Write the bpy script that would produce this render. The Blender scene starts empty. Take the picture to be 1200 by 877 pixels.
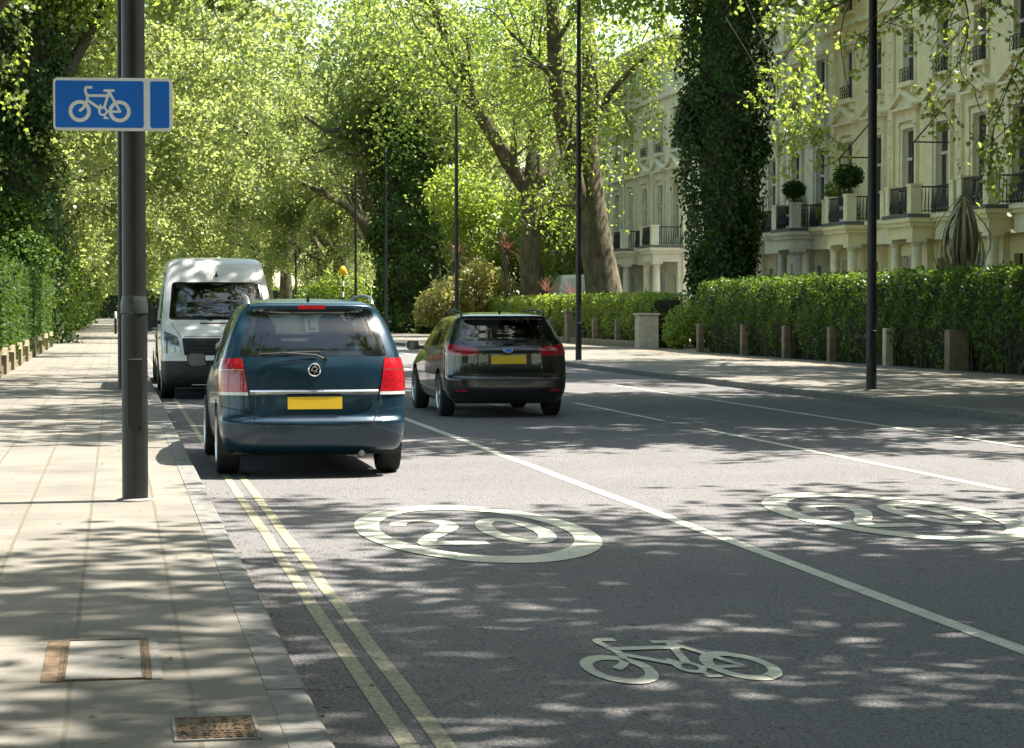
import bpy, bmesh, math, random
import numpy as np
from mathutils import Vector, Matrix

R = math.radians
PI = math.pi
scene = bpy.context.scene
COL = scene.collection

# ------------------------------------------------------------------ camera
CAM_H = 1.53
YAW = 10.14
PITCH = 1.66
F = 2600.0                      # focal length in pixels of the 1200 px wide photograph
cd = bpy.data.cameras.new('camera')
cam = bpy.data.objects.new('camera', cd)
COL.objects.link(cam)
cam.location = (0, 0, CAM_H)
cam.rotation_euler = (R(90 - PITCH), 0, R(-YAW))
cd.sensor_width = 36
cd.lens = F / 1200 * 36
cd.clip_start = 0.1
cd.clip_end = 5000
scene.camera = cam

# ------------------------------------------------------------------ light
SUN_EL, SUN_AZ = 62.0, 3.0      # sun stands to the right (+X), a touch ahead
world = bpy.data.worlds.new('World')
scene.world = world
world.use_nodes = True
wn = world.node_tree.nodes
wl = world.node_tree.links
sky = wn.new('ShaderNodeTexSky')
sky.sky_type = 'NISHITA'
sky.sun_disc = False
sky.sun_elevation = R(SUN_EL)
sky.sun_rotation = R(90 - SUN_AZ)
sky.air_density = 1.0
sky.dust_density = 1.5
wn['Background'].inputs['Strength'].default_value = 0.15
tint = wn.new('ShaderNodeMix'); tint.data_type = 'RGBA'; tint.blend_type = 'MULTIPLY'
tint.inputs[0].default_value = 1.0; tint.inputs[7].default_value = (1.0, 1.0, 0.82, 1)
wl.new(sky.outputs[0], tint.inputs[6])
wl.new(tint.outputs[2], wn['Background'].inputs['Color'])
sd = bpy.data.lights.new('sun', 'SUN')
sd.energy = 5.0
sd.angle = R(0.53)
sd.color = (1.0, 0.95, 0.86)
sun = bpy.data.objects.new('sun', sd)
COL.objects.link(sun)
_sv = Vector((math.cos(R(SUN_EL)) * math.cos(R(SUN_AZ)), math.cos(R(SUN_EL)) * math.sin(R(SUN_AZ)), math.sin(R(SUN_EL))))
sun.rotation_euler = _sv.to_track_quat('Z', 'Y').to_euler()
sun.location = (30, 0, 60)

scene.view_settings.view_transform = 'Standard'
scene.view_settings.look = 'None'
scene.view_settings.gamma = 1
scene.view_settings.use_curve_mapping = False
scene.view_settings.exposure = 1.75
scene.render.engine = 'CYCLES'
cy = scene.cycles
cy.max_bounces = 7
cy.diffuse_bounces = 4
cy.glossy_bounces = 3
cy.transmission_bounces = 6
cy.transparent_max_bounces = 10
cy.caustics_reflective = False
cy.caustics_refractive = False
cy.sample_clamp_indirect = 4.0
try:
    cy.use_denoising = True
except Exception:
    pass


# ------------------------------------------------------------------ measuring: photo pixel -> place in the world
_rot = cam.rotation_euler.to_matrix()
def ray(px, py):
    return _rot @ Vector(((px - 600) / F, (438.5 - py) / F, -1))
def at(px, py, Y):
    d = ray(px, py)
    return Vector((0, 0, CAM_H)) + d * (Y / d.y)
def gnd(px, py, z=0.0):
    d = ray(px, py)
    return Vector((0, 0, CAM_H)) + d * ((z - CAM_H) / d.z)

# ------------------------------------------------------------------ materials
M = {}
def new_mat(name):
    m = bpy.data.materials.new(name)
    m.use_nodes = True
    nt = m.node_tree
    return m, nt, nt.nodes, nt.links, nt.nodes['Principled BSDF']

def noise_mix(nt, coord, scale, c1, c2, lo=0.35, hi=0.65, detail=6, mapping=None):
    n, l = nt.nodes, nt.links
    tn = n.new('ShaderNodeTexNoise'); tn.inputs['Scale'].default_value = scale; tn.inputs['Detail'].default_value = detail
    if mapping:
        mp = n.new('ShaderNodeMapping'); mp.inputs['Scale'].default_value = mapping
        l.new(coord, mp.inputs['Vector']); coord = mp.outputs[0]
    l.new(coord, tn.inputs['Vector'])
    mr = n.new('ShaderNodeMapRange'); mr.inputs['From Min'].default_value = lo; mr.inputs['From Max'].default_value = hi
    l.new(tn.outputs['Fac'], mr.inputs['Value'])
    mx = n.new('ShaderNodeMix'); mx.data_type = 'RGBA'
    for key, c in ((6, c1), (7, c2)):
        if hasattr(c, 'default_value') or not isinstance(c, tuple):
            l.new(c, mx.inputs[key])
        else:
            mx.inputs[key].default_value = (*c, 1)
    l.new(mr.outputs[0], mx.inputs[0])
    return mx.outputs[2], tn

def simple(name, col, rough=0.6, metal=0.0, var=0.25, scale=6.0, bump=0.0, bscale=40.0, coat=0.0, spec=None, dirt=None):
    m, nt, n, l, p = new_mat(name)
    tc = n.new('ShaderNodeTexCoord')
    c2 = tuple(min(1, c * (1 + var)) for c in col); c1 = tuple(c * (1 - var) for c in col)
    out, tn = noise_mix(nt, tc.outputs['Object'], scale, c1, c2)
    if dirt:
        out, _ = noise_mix(nt, tc.outputs['Object'], scale * 0.4, out, dirt, 0.55, 0.85)
    l.new(out, p.inputs['Base Color'])
    p.inputs['Roughness'].default_value = rough
    p.inputs['Metallic'].default_value = metal
    if coat: p.inputs['Coat Weight'].default_value = coat; p.inputs['Coat Roughness'].default_value = 0.04
    if spec is not None: p.inputs['Specular IOR Level'].default_value = spec
    if bump:
        tb = n.new('ShaderNodeTexNoise'); tb.inputs['Scale'].default_value = bscale; tb.inputs['Detail'].default_value = 8
        l.new(tc.outputs['Object'], tb.inputs['Vector'])
        b = n.new('ShaderNodeBump'); b.inputs['Strength'].default_value = bump; b.inputs['Distance'].default_value = 0.02
        l.new(tb.outputs['Fac'], b.inputs['Height']); l.new(b.outputs[0], p.inputs['Normal'])
    M[name] = m
    return m

def asphalt():
    m, nt, n, l, p = new_mat('asphalt')
    tc = n.new('ShaderNodeTexCoord'); co = tc.outputs['Object']
    a, _ = noise_mix(nt, co, 0.5, (0.140, 0.132, 0.131), (0.186, 0.175, 0.173), 0.3, 0.7)
    a, _ = noise_mix(nt, co, 5.0, a, (0.13, 0.126, 0.125), 0.56, 0.85, mapping=(1.6, 0.35, 1))
    a, sp = noise_mix(nt, co, 52.0, (0.03, 0.03, 0.03), a, 0.30, 0.52, 4)
    a, _ = noise_mix(nt, co, 75.0, a, (0.36, 0.35, 0.34), 0.60, 0.72, 2)
    a, _ = noise_mix(nt, co, 16.0, a, (0.055, 0.055, 0.056), 0.57, 0.74, 8, mapping=(1.0, .6, 1))
    # smoother repair patches, wheel tracks and oil drips
    vp = n.new('ShaderNodeTexVoronoi'); vp.distance = 'CHEBYCHEV'; vp.inputs['Scale'].default_value = 0.16; vp.inputs['Randomness'].default_value = 1.0
    mpv = n.new('ShaderNodeMapping'); mpv.inputs['Scale'].default_value = (1.5, 0.5, 1); l.new(co, mpv.inputs['Vector']); l.new(mpv.outputs[0], vp.inputs['Vector'])
    th = n.new('ShaderNodeMath'); th.operation = 'LESS_THAN'; th.inputs[1].default_value = 0.20; l.new(vp.outputs['Distance'], th.inputs[0])
    thm = n.new('ShaderNodeMath'); thm.operation = 'MULTIPLY'; thm.inputs[1].default_value = 0.35; l.new(th.outputs[0], thm.inputs[0])
    pmx = n.new('ShaderNodeMix'); pmx.data_type = 'RGBA'; pmx.inputs[7].default_value = (0.11, 0.108, 0.108, 1)
    l.new(thm.outputs[0], pmx.inputs[0]); l.new(a, pmx.inputs[6]); a = pmx.outputs[2]
    a, _ = noise_mix(nt, co, 1.0, a, (0.125, 0.12, 0.12), 0.52, 0.95, 4, mapping=(1.3, 0.05, 1))
    a, _ = noise_mix(nt, co, 2.6, a, (0.06, 0.058, 0.056), 0.69, 0.80, 3)
    # thin tar-filled cracks
    vo = n.new('ShaderNodeTexVoronoi'); vo.feature = 'DISTANCE_TO_EDGE'; vo.inputs['Scale'].default_value = 0.23
    dn = n.new('ShaderNodeTexNoise'); dn.inputs['Scale'].default_value = 1.2; dn.inputs['Detail'].default_value = 5
    l.new(co, dn.inputs['Vector'])
    ad = n.new('ShaderNodeVectorMath'); ad.operation = 'MULTIPLY_ADD'; ad.inputs[1].default_value = (0.9, 0.9, 0)
    l.new(dn.outputs['Color'], ad.inputs[0]); l.new(co, ad.inputs[2]); l.new(ad.outputs[0], vo.inputs['Vector'])
    mr = n.new('ShaderNodeMapRange'); mr.inputs['From Min'].default_value = 0.0008; mr.inputs['From Max'].default_value = 0.0036
    pn = n.new('ShaderNodeTexNoise'); pn.inputs['Scale'].default_value = 0.35; l.new(co, pn.inputs['Vector'])
    pm = n.new('ShaderNodeMapRange'); pm.inputs['From Min'].default_value = 0.52; pm.inputs['From Max'].default_value = 0.64; pm.inputs['To Min'].default_value = 0.02; pm.inputs['To Max'].default_value = 0.0
    l.new(pn.outputs['Fac'], pm.inputs['Value'])
    aa = n.new('ShaderNodeMath'); l.new(vo.outputs['Distance'], aa.inputs[0]); l.new(pm.outputs[0], aa.inputs[1])
    l.new(aa.outputs[0], mr.inputs['Value'])
    mx = n.new('ShaderNodeMix'); mx.data_type = 'RGBA'; mx.inputs[6].default_value = (0.03, 0.03, 0.03, 1)
    l.new(mr.outputs[0], mx.inputs[0]); l.new(a, mx.inputs[7])
    l.new(mx.outputs[2], p.inputs['Base Color'])
    p.inputs['Roughness'].default_value = 0.85
    b = n.new('ShaderNodeBump'); b.inputs['Strength'].default_value = 1.0; b.inputs['Distance'].default_value = 0.022
    l.new(sp.outputs['Fac'], b.inputs['Height']); l.new(b.outputs[0], p.inputs['Normal'])
    M['asphalt'] = m

def paving(name, c1, c2, bw, bh, mortar=(0.16, 0.12, 0.06), offx=0.0, rust=True, ms=0.012):
    m, nt, n, l, p = new_mat(name)
    tc = n.new('ShaderNodeTexCoord'); co = tc.outputs['Object']
    mp = n.new('ShaderNodeMapping'); mp.inputs['Rotation'].default_value = (0, 0, R(90)); mp.inputs['Location'].default_value = (0, offx, 0)
    l.new(co, mp.inputs['Vector'])
    wb = n.new('ShaderNodeTexNoise'); wb.inputs['Scale'].default_value = 3.0; wb.inputs['Detail'].default_value = 6
    l.new(co, wb.inputs['Vector'])
    wa = n.new('ShaderNodeVectorMath'); wa.operation = 'MULTIPLY_ADD'; wa.inputs[1].default_value = (0.025, 0.025, 0)
    l.new(wb.outputs['Color'], wa.inputs[0]); l.new(mp.outputs[0], wa.inputs[2])
    br = n.new('ShaderNodeTexBrick')
    br.inputs['Color1'].default_value = (*c1, 1); br.inputs['Color2'].default_value = (*c2, 1)
    br.inputs['Mortar'].default_value = (*mortar, 1)
    br.inputs['Scale'].default_value = 1.0; br.inputs['Mortar Size'].default_value = ms
    br.inputs['Mortar Smooth'].default_value = 0.3
    br.inputs['Brick Width'].default_value = bw; br.inputs['Row Height'].default_value = bh
    br.offset = 0.37
    l.new(wa.outputs[0], br.inputs['Vector'])
    a = br.outputs['Color']
    dark = tuple(c * 0.72 for c in c1)
    a, _ = noise_mix(nt, co, 1.6, a, dark, 0.45, 0.8)
    a, sp = noise_mix(nt, co, 60, a, tuple(c * 0.6 for c in c1), 0.55, 0.8, 4)
    a, _ = noise_mix(nt, co, 9, a, (0.07, 0.06, 0.05), 0.70, 0.76, 2)
    l.new(a, p.inputs['Base Color'])
    p.inputs['Roughness'].default_value = 0.8
    b = n.new('ShaderNodeBump'); b.inputs['Strength'].default_value = 0.35; b.inputs['Distance'].default_value = 0.01
    l.new(sp.outputs['Fac'], b.inputs['Height']); l.new(b.outputs[0], p.inputs['Normal'])
    M[name] = m

def leaf_mat(name, c_dark, c_light, trans, rough=0.45, tw=0.45, spec=0.5):
    m = bpy.data.materials.new(name); m.use_nodes = True
    nt = m.node_tree; n, l = nt.nodes, nt.links
    p = n['Principled BSDF']
    geo = n.new('ShaderNodeNewGeometry')
    tc = n.new('ShaderNodeTexCoord')
    tn = n.new('ShaderNodeTexNoise'); tn.inputs['Scale'].default_value = 0.5
    l.new(tc.outputs['Object'], tn.inputs['Vector'])
    av = n.new('ShaderNodeMath'); av.operation = 'MULTIPLY_ADD'; av.inputs[1].default_value = 0.6
    sb = n.new('ShaderNodeMath'); sb.operation = 'MULTIPLY_ADD'; sb.inputs[1].default_value = 1.2; sb.inputs[2].default_value = -0.4
    l.new(tn.outputs['Fac'], sb.inputs[0])
    oi = n.new('ShaderNodeObjectInfo')
    ot = n.new('ShaderNodeMath'); ot.operation = 'MULTIPLY_ADD'; ot.inputs[1].default_value = 0.7; ot.inputs[2].default_value = -0.35
    l.new(oi.outputs['Random'], ot.inputs[0])
    os_ = n.new('ShaderNodeMath'); l.new(sb.outputs[0], os_.inputs[0]); l.new(ot.outputs[0], os_.inputs[1])
    l.new(geo.outputs['Random Per Island'], av.inputs[0]); l.new(os_.outputs[0], av.inputs[2]); av.use_clamp = True
    mx = n.new('ShaderNodeMix'); mx.data_type = 'RGBA'
    mx.inputs[6].default_value = (*c_dark, 1); mx.inputs[7].default_value = (*c_light, 1)
    l.new(av.outputs[0], mx.inputs[0])
    l.new(mx.outputs[2], p.inputs['Base Color'])
    p.inputs['Roughness'].default_value = rough
    p.inputs['Specular IOR Level'].default_value = spec
    tr = n.new('ShaderNodeBsdfTranslucent')
    mt = n.new('ShaderNodeMix'); mt.data_type = 'RGBA'; mt.blend_type = 'MULTIPLY'; mt.inputs[0].default_value = 0.35
    mt.inputs[6].default_value = (*trans, 1)
    sc = n.new('ShaderNodeMix'); sc.data_type = 'RGBA'
    sc.inputs[6].default_value = (0.55, 0.6, 0.5, 1); sc.inputs[7].default_value = (1, 1, 1, 1)
    l.new(av.outputs[0], sc.inputs[0]); l.new(sc.outputs[2], mt.inputs[7])
    l.new(mt.outputs[2], tr.inputs['Color'])
    ms = n.new('ShaderNodeMixShader'); ms.inputs[0].default_value = tw
    l.new(p.outputs[0], ms.inputs[1]); l.new(tr.outputs[0], ms.inputs[2])
    l.new(ms.outputs[0], n['Material Output'].inputs['Surface'])
    M[name] = m

def glass_mat(name, tint, refl=1.0):
    m = bpy.data.materials.new(name); m.use_nodes = True
    nt = m.node_tree; n, l = nt.nodes, nt.links
    n.remove(n['Principled BSDF'])
    tr = n.new('ShaderNodeBsdfTransparent'); tr.inputs['Color'].default_value = (*tint, 1)
    gl = n.new('ShaderNodeBsdfGlossy'); gl.inputs['Roughness'].default_value = 0.02
    fr = n.new('ShaderNodeFresnel'); fr.inputs['IOR'].default_value = 1.5
    ms = n.new('ShaderNodeMixShader')
    mu = n.new('ShaderNodeMath'); mu.operation = 'MULTIPLY'; mu.inputs[1].default_value = refl
    l.new(fr.outputs[0], mu.inputs[0]); l.new(mu.outputs[0], ms.inputs[0])
    l.new(tr.outputs[0], ms.inputs[1]); l.new(gl.outputs[0], ms.inputs[2])
    l.new(ms.outputs[0], n['Material Output'].inputs['Surface'])
    M[name] = m

def paint_line(name, col, wear_lo=0.56, wear_hi=0.72):
    m, nt, n, l, p = new_mat(name)
    tc = n.new('ShaderNodeTexCoord'); co = tc.outputs['Object']
    a, _ = noise_mix(nt, co, 3.0, col, tuple(c * 0.72 for c in col), 0.4, 0.7)
    a, _ = noise_mix(nt, co, 7.0, a, (0.17, 0.168, 0.155), 0.57, 0.80, 10)
    a, sp = noise_mix(nt, co, 45.0, a, (0.13, 0.13, 0.125), wear_lo - 0.03, wear_hi - 0.03, 8)
    a, _ = noise_mix(nt, co, 0.9, a, tuple(c * .62 for c in col), 0.50, 0.80, 5, mapping=(2.5, .35, 1))
    a, _ = noise_mix(nt, co, 90.0, a, tuple(c * 0.55 for c in col), 0.5, 0.7, 3)
    l.new(a, p.inputs['Base Color']); p.inputs['Roughness'].default_value = 0.75
    b = n.new('ShaderNodeBump'); b.inputs['Strength'].default_value = 0.5; b.inputs['Distance'].default_value = 0.006
    l.new(sp.outputs['Fac'], b.inputs['Height']); l.new(b.outputs[0], p.inputs['Normal'])
    M[name] = m

def bark_mat(name, c1, c2, c3):
    m, nt, n, l, p = new_mat(name)
    tc = n.new('ShaderNodeTexCoord'); co = tc.outputs['Object']
    a, _ = noise_mix(nt, co, 2.2, c1, c2, 0.42, 0.58, 5, mapping=(1, 1, 0.5))
    a, sp = noise_mix(nt, co, 7, a, c3, 0.5, 0.68, 8, mapping=(1, 1, 0.35))
    l.new(a, p.inputs['Base Color']); p.inputs['Roughness'].default_value = 0.9
    b = n.new('ShaderNodeBump'); b.inputs['Strength'].default_value = 0.8; b.inputs['Distance'].default_value = 0.05
    l.new(sp.outputs['Fac'], b.inputs['Height']); l.new(b.outputs[0], p.inputs['Normal'])
    M[name] = m

asphalt()
paving('slab_paving', (0.168, 0.153, 0.127), (0.205, 0.186, 0.154), 0.95, 0.44, mortar=(0.125, 0.105, 0.072), offx=0.16)
paving('brick_paving', (0.20, 0.165, 0.12), (0.24, 0.20, 0.15), 0.9, 0.6, mortar=(0.10, 0.08, 0.055))
simple('granite', (0.16, 0.154, 0.14), 0.75, var=0.3, scale=14, bump=0.3, bscale=70)
simple('earth', (0.055, 0.045, 0.028), 0.95, var=0.5, scale=3, bump=0.6, bscale=12)
simple('lawn', (0.05, 0.08, 0.02), 0.95, var=0.4, scale=4, bump=0.6, bscale=30)
paint_line('white_marking', (0.60, 0.59, 0.48), 0.60, 0.78)
paint_line('yellow_marking', (0.38, 0.35, 0.22), 0.46, 0.66)
simple('black_paint', (0.007, 0.009, 0.009), 0.45, var=0.3, scale=8, bump=0.05, bscale=25)
simple('column_band', (0.03, 0.035, 0.035), 0.4, var=0.3, scale=20)
simple('black_plastic', (0.016, 0.017, 0.018), 0.5, var=0.2, scale=12)
simple('dark_rubber', (0.018, 0.018, 0.018), 0.85, var=0.25, scale=20)
simple('gap_shade', (0.004, 0.004, 0.004), 0.9, var=0.1)  # shade inside the panel gaps, painted on the flush skin
simple('sign_blue', (0.001, 0.165, 0.72), 0.5, var=0.06, scale=3)
simple('sign_white', (0.9, 0.9, 0.9), 0.4, var=0.06, scale=5)
simple('grey_metal', (0.3, 0.3, 0.3), 0.4, 0.8, var=0.15)
simple('chrome', (0.72, 0.73, 0.74), 0.12, 1.0, var=0.05)
simple('alloy', (0.45, 0.46, 0.47), 0.35, 0.9, var=0.1)
simple('teal_paint', (0.003, 0.026, 0.048), 0.34, 0.3, var=0.1, scale=2, coat=0.6, dirt=(0.007, 0.030, 0.048))
simple('black_car_paint', (0.004, 0.005, 0.005), 0.25, 0.0, var=0.1, scale=2, coat=1.0)
simple('white_car_paint', (0.74, 0.73, 0.69), 0.38, 0.0, var=0.06, scale=2, coat=0.6, dirt=(0.62, 0.60, 0.54))
simple('plate_yellow', (0.72, 0.46, 0.02), 0.4, var=0.04)
simple('red_lens', (0.34, 0.008, 0.016), 0.12, var=0.25, scale=30, coat=1.0)
simple('pink_lens', (0.30, 0.04, 0.03), 0.15, var=0.3, scale=30, coat=1.0)
simple('clear_lens', (0.62, 0.60, 0.58), 0.12, var=0.2, scale=40, coat=1.0)
simple('headlight_lens', (0.22, 0.23, 0.24), 0.08, 0.3, var=0.5, scale=14, coat=1.0)
simple('gloss_black', (0.006, 0.007, 0.008), 0.12, coat=1.0, var=0.1)
simple('seat_fabric', (0.03, 0.032, 0.036), 0.9, var=0.3, scale=30)
simple('paper', (0.7, 0.71, 0.72), 0.7, var=0.15, scale=9)
simple('learner_red', (0.6, 0.03, 0.01), 0.5, var=0.05)
simple('cream_stucco', (0.84, 0.75, 0.44), 0.8, var=0.08, scale=1.5, bump=0.12, bscale=14, dirt=(0.70, 0.62, 0.37))
simple('grey_stucco', (0.72, 0.69, 0.57), 0.8, var=0.1, scale=1.5, bump=0.12, bscale=14, dirt=(0.36, 0.35, 0.30))
simple('pale_trim', (0.83, 0.76, 0.50), 0.75, var=0.08, scale=3, bump=0.1, bscale=16, dirt=(0.68, 0.62, 0.44))
simple('lead_grey', (0.12, 0.125, 0.13), 0.6, var=0.2)
simple('window_paint', (0.62, 0.60, 0.53), 0.5, var=0.06)
simple('window_glass', (0.018, 0.022, 0.024), 0.06, var=0.4, scale=0.8, spec=0.6)
simple('net_curtain', (0.42, 0.41, 0.36), 0.9, var=0.15, scale=6)
simple('door_dark', (0.03, 0.025, 0.02), 0.4, var=0.2)
simple('roof_slate', (0.10, 0.10, 0.11), 0.7, var=0.25)
simple('iron_black', (0.012, 0.013, 0.013), 0.5, var=0.2)
simple('post_stone', (0.22, 0.175, 0.115), 0.85, var=0.25, scale=5, bump=0.3, bscale=20, dirt=(0.17, 0.14, 0.09))
simple('pale_post', (0.50, 0.44, 0.32), 0.85, var=0.15, scale=5, bump=0.2, bscale=20)
simple('rusty_iron', (0.13, 0.085, 0.05), 0.7, 0.3, var=0.4, scale=18, bump=0.4, bscale=50)
simple('brass_rust', (0.16, 0.105, 0.06), 0.7, 0.1, var=0.4, scale=20)
simple('concrete', (0.21, 0.195, 0.17), 0.85, var=0.15, scale=8, bump=0.3, bscale=60)
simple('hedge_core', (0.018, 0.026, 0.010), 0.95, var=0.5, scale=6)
simple('beacon_yellow', (0.85, 0.45, 0.01), 0.3, var=0.05)
simple('planter_white', (0.62, 0.62, 0.58), 0.6, var=0.06)
bark_mat('bark', (0.080, 0.068, 0.036), (0.135, 0.115, 0.062), (0.045, 0.036, 0.022))
bark_mat('dark_bark', (0.055, 0.045, 0.03), (0.085, 0.072, 0.045), (0.03, 0.025, 0.018))
leaf_mat('plane_leaf', (0.038, 0.080, 0.014), (0.12, 0.17, 0.038), (0.50, 0.62, 0.09), tw=0.5)
leaf_mat('plane_leaf_far', (0.030, 0.062, 0.013), (0.19, 0.225, 0.085), (0.56, 0.64, 0.18), tw=0.5, rough=0.38, spec=0.6)
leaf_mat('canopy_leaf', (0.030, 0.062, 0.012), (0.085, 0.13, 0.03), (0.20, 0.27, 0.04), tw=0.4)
leaf_mat('ivy_leaf', (0.014, 0.044, 0.008), (0.060, 0.125, 0.020), (0.12, 0.20, 0.02), rough=0.5, tw=0.2, spec=0.28)
leaf_mat('dark_hedge_leaf', (0.018, 0.050, 0.009), (0.075, 0.135, 0.022), (0.18, 0.30, 0.03), rough=0.6, tw=0.22, spec=0.2)
leaf_mat('hedge_leaf', (0.022, 0.062, 0.010), (0.17, 0.26, 0.035), (0.34, 0.50, 0.04), rough=0.45, tw=0.25, spec=0.35)
leaf_mat('bright_leaf', (0.07, 0.13, 0.02), (0.19, 0.26, 0.05), (0.5, 0.62, 0.08), tw=0.45)
leaf_mat('gold_leaf', (0.20, 0.19, 0.06), (0.42, 0.39, 0.15), (0.65, 0.62, 0.18), tw=0.4)
leaf_mat('cord_leaf', (0.12, 0.13, 0.06), (0.62, 0.60, 0.36), (0.25, 0.2, 0.08), tw=0.25)
leaf_mat('red_cord_leaf', (0.10, 0.03, 0.03), (0.26, 0.12, 0.09), (0.4, 0.15, 0.1), tw=0.3)
glass_mat('car_glass', (0.76, 0.84, 0.79), 2.0)
glass_mat('van_glass', (0.72, 0.78, 0.75), 2.6)
glass_mat('privacy_glass', (0.22, 0.26, 0.25), 1.2)

# ------------------------------------------------------------------ builders
class MB:
    """collects shapes into ONE mesh"""
    def __init__(s):
        s.v = []; s.f = []
    def add(s, vs, fs):
        o = len(s.v)
        s.v.extend(tuple(v) for v in vs)
        s.f.extend(tuple(i + o for i in f) for f in fs)
        return s
    def box(s, x0, x1, y0, y1, z0, z1):
        s.add([(x0, y0, z0), (x1, y0, z0), (x1, y1, z0), (x0, y1, z0), (x0, y0, z1), (x1, y0, z1), (x1, y1, z1), (x0, y1, z1)],
              [(3, 2, 1, 0), (4, 5, 6, 7), (0, 1, 5, 4), (1, 2, 6, 5), (2, 3, 7, 6), (3, 0, 4, 7)])
        return s
    def bbox(s, x0, x1, y0, y1, z0, z1, b):
        """box with chamfered vertical and top edges"""
        prof = [(0, z0), (0, z1 - b), (b, z1)]
        rings = []
        for ins, z in prof:
            ax0, ax1, ay0, ay1 = x0 + ins, x1 - ins, y0 + ins, y1 - ins
            c = b
            rings.append([(ax0 + c, ay0, z), (ax1 - c, ay0, z), (ax1, ay0 + c, z), (ax1, ay1 - c, z), (ax1 - c, ay1, z), (ax0 + c, ay1, z), (ax0, ay1 - c, z), (ax0, ay0 + c, z)])
        vs = [p for r in rings for p in r]; fs = []
        for k in range(len(rings) - 1):
            for i in range(8):
                j = (i + 1) % 8
                fs.append((k * 8 + i, k * 8 + j, k * 8 + 8 + j, k * 8 + 8 + i))
        fs.append(tuple(range(7, -1, -1))); fs.append(tuple(len(vs) - 8 + i for i in range(8)))
        return s.add(vs, fs)
    def tube(s, path, radii, n=8, cap=True):
        path = [Vector(p) for p in path]
        if not hasattr(radii, '__len__'): radii = [radii] * len(path)
        vs = []; fs = []
        d0 = (path[1] - path[0]).normalized()
        up = Vector((0, 0, 1)) if abs(d0.z) < 0.9 else Vector((1, 0, 0))
        u = d0.cross(up).normalized()
        for k, p in enumerate(path):
            if k == 0: d = path[1] - path[0]
            elif k == len(path) - 1: d = path[-1] - path[-2]
            else: d = path[k + 1] - path[k - 1]
            d.normalize()
            u = (u - d * u.dot(d)).normalized(); w = d.cross(u)
            for i in range(n):
                a = 2 * PI * i / n
                vs.append(p + (u * math.cos(a) + w * math.sin(a)) * radii[k])
        for k in range(len(path) - 1):
            for i in range(n):
                j = (i + 1) % n
                fs.append((k * n + i, k * n + j, k * n + n + j, k * n + n + i))
        if cap:
            fs.append(tuple(range(n - 1, -1, -1))); fs.append(tuple((len(path) - 1) * n + i for i in range(n)))
        return s.add(vs, fs)
    def lathe(s, prof, c=(0, 0, 0), n=24, axis='z'):
        vs = []; fs = []
        for r, h in prof:
            for i in range(n):
                a = 2 * PI * i / n
                if axis == 'z': q = (c[0] + r * math.cos(a), c[1] + r * math.sin(a), c[2] + h)
                elif axis == 'x': q = (c[0] + h, c[1] + r * math.cos(a), c[2] + r * math.sin(a))
                else: q = (c[0] + r * math.sin(a), c[1] + h, c[2] + r * math.cos(a))
                vs.append(q)
        for k in range(len(prof) - 1):
            for i in range(n):
                j = (i + 1) % n
                fs.append((k * n + i, k * n + j, k * n + n + j, k * n + n + i))
        fs.append(tuple(range(n - 1, -1, -1))); fs.append(tuple((len(prof) - 1) * n + i for i in range(n)))
        return s.add(vs, fs)
    def prism(s, poly, place, d0, d1):
        """poly of 2D points, place(u, v, w) -> 3D, extruded from w=d0 to w=d1"""
        n = len(poly)
        vs = [place(u, v, d0) for u, v in poly] + [place(u, v, d1) for u, v in poly]
        fs = [tuple(range(n - 1, -1, -1)), tuple(range(n, 2 * n))]
        for i in range(n):
            j = (i + 1) % n
            fs.append((i, j, n + j, n + i))
        return s.add(vs, fs)
    def build(s, name, mat, parent=None, smooth=False, fix=True):
        me = bpy.data.meshes.new(name)
        me.from_pydata(s.v, [], s.f)
        if fix:
            bm = bmesh.new(); bm.from_mesh(me)
            bmesh.ops.recalc_face_normals(bm, faces=bm.faces)
            bm.to_mesh(me); bm.free()
        if isinstance(mat, str): mat = M[mat]
        me.materials.append(mat)
        if smooth:
            for p in me.polygons: p.use_smooth = True
            if smooth != 'full':
                me.set_sharp_from_angle(angle=R(38))
        o = bpy.data.objects.new(name, me)
        COL.objects.link(o)
        if parent is not None: o.parent = parent
        return o

def empty(name, label, cat, loc=(0, 0, 0), rz=0.0, group=None):
    o = bpy.data.objects.new(name, None)
    COL.objects.link(o)
    o.empty_display_size = 0.3
    o.location = loc; o.rotation_euler = (0, 0, rz)
    o['label'] = label; o['category'] = cat
    if group: o['group'] = group
    return o
def tag(o, label, cat, group=None):
    o['label'] = label; o['category'] = cat
    if group: o['group'] = group
    return o
def struct(o):
    o['kind'] = 'structure'
    return o
def kids(o):
    return [c for c in KID.get(o.name, [])] if False else list(o.children)
def copy_tree(o, parent=None):
    c = o.copy(); COL.objects.link(c)
    if parent is not None:
        c.parent = parent
    for ch in kids(o):
        copy_tree(ch, c)
    return c
def copy_thing(root, label, loc, rz=0.0, group=None, scale=None):
    c = copy_tree(root)
    c['label'] = label
    if group: c['group'] = group
    c.location = loc; c.rotation_euler = (0, 0, rz)
    if scale: c.scale = scale if hasattr(scale, '__len__') else (scale,) * 3
    return c
def sheet(name, x0, x1, y0, y1, z, mat, nx=1, ny=1):
    mb = MB()
    xs = np.linspace(x0, x1, nx + 1); ys = np.linspace(y0, y1, ny + 1)
    mb.v = [(x, y, z) for y in ys for x in xs]
    mb.f = [(j * (nx + 1) + i, j * (nx + 1) + i + 1, (j + 1) * (nx + 1) + i + 1, (j + 1) * (nx + 1) + i) for j in range(ny) for i in range(nx)]
    return mb.build(name, mat, fix=False)

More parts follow.
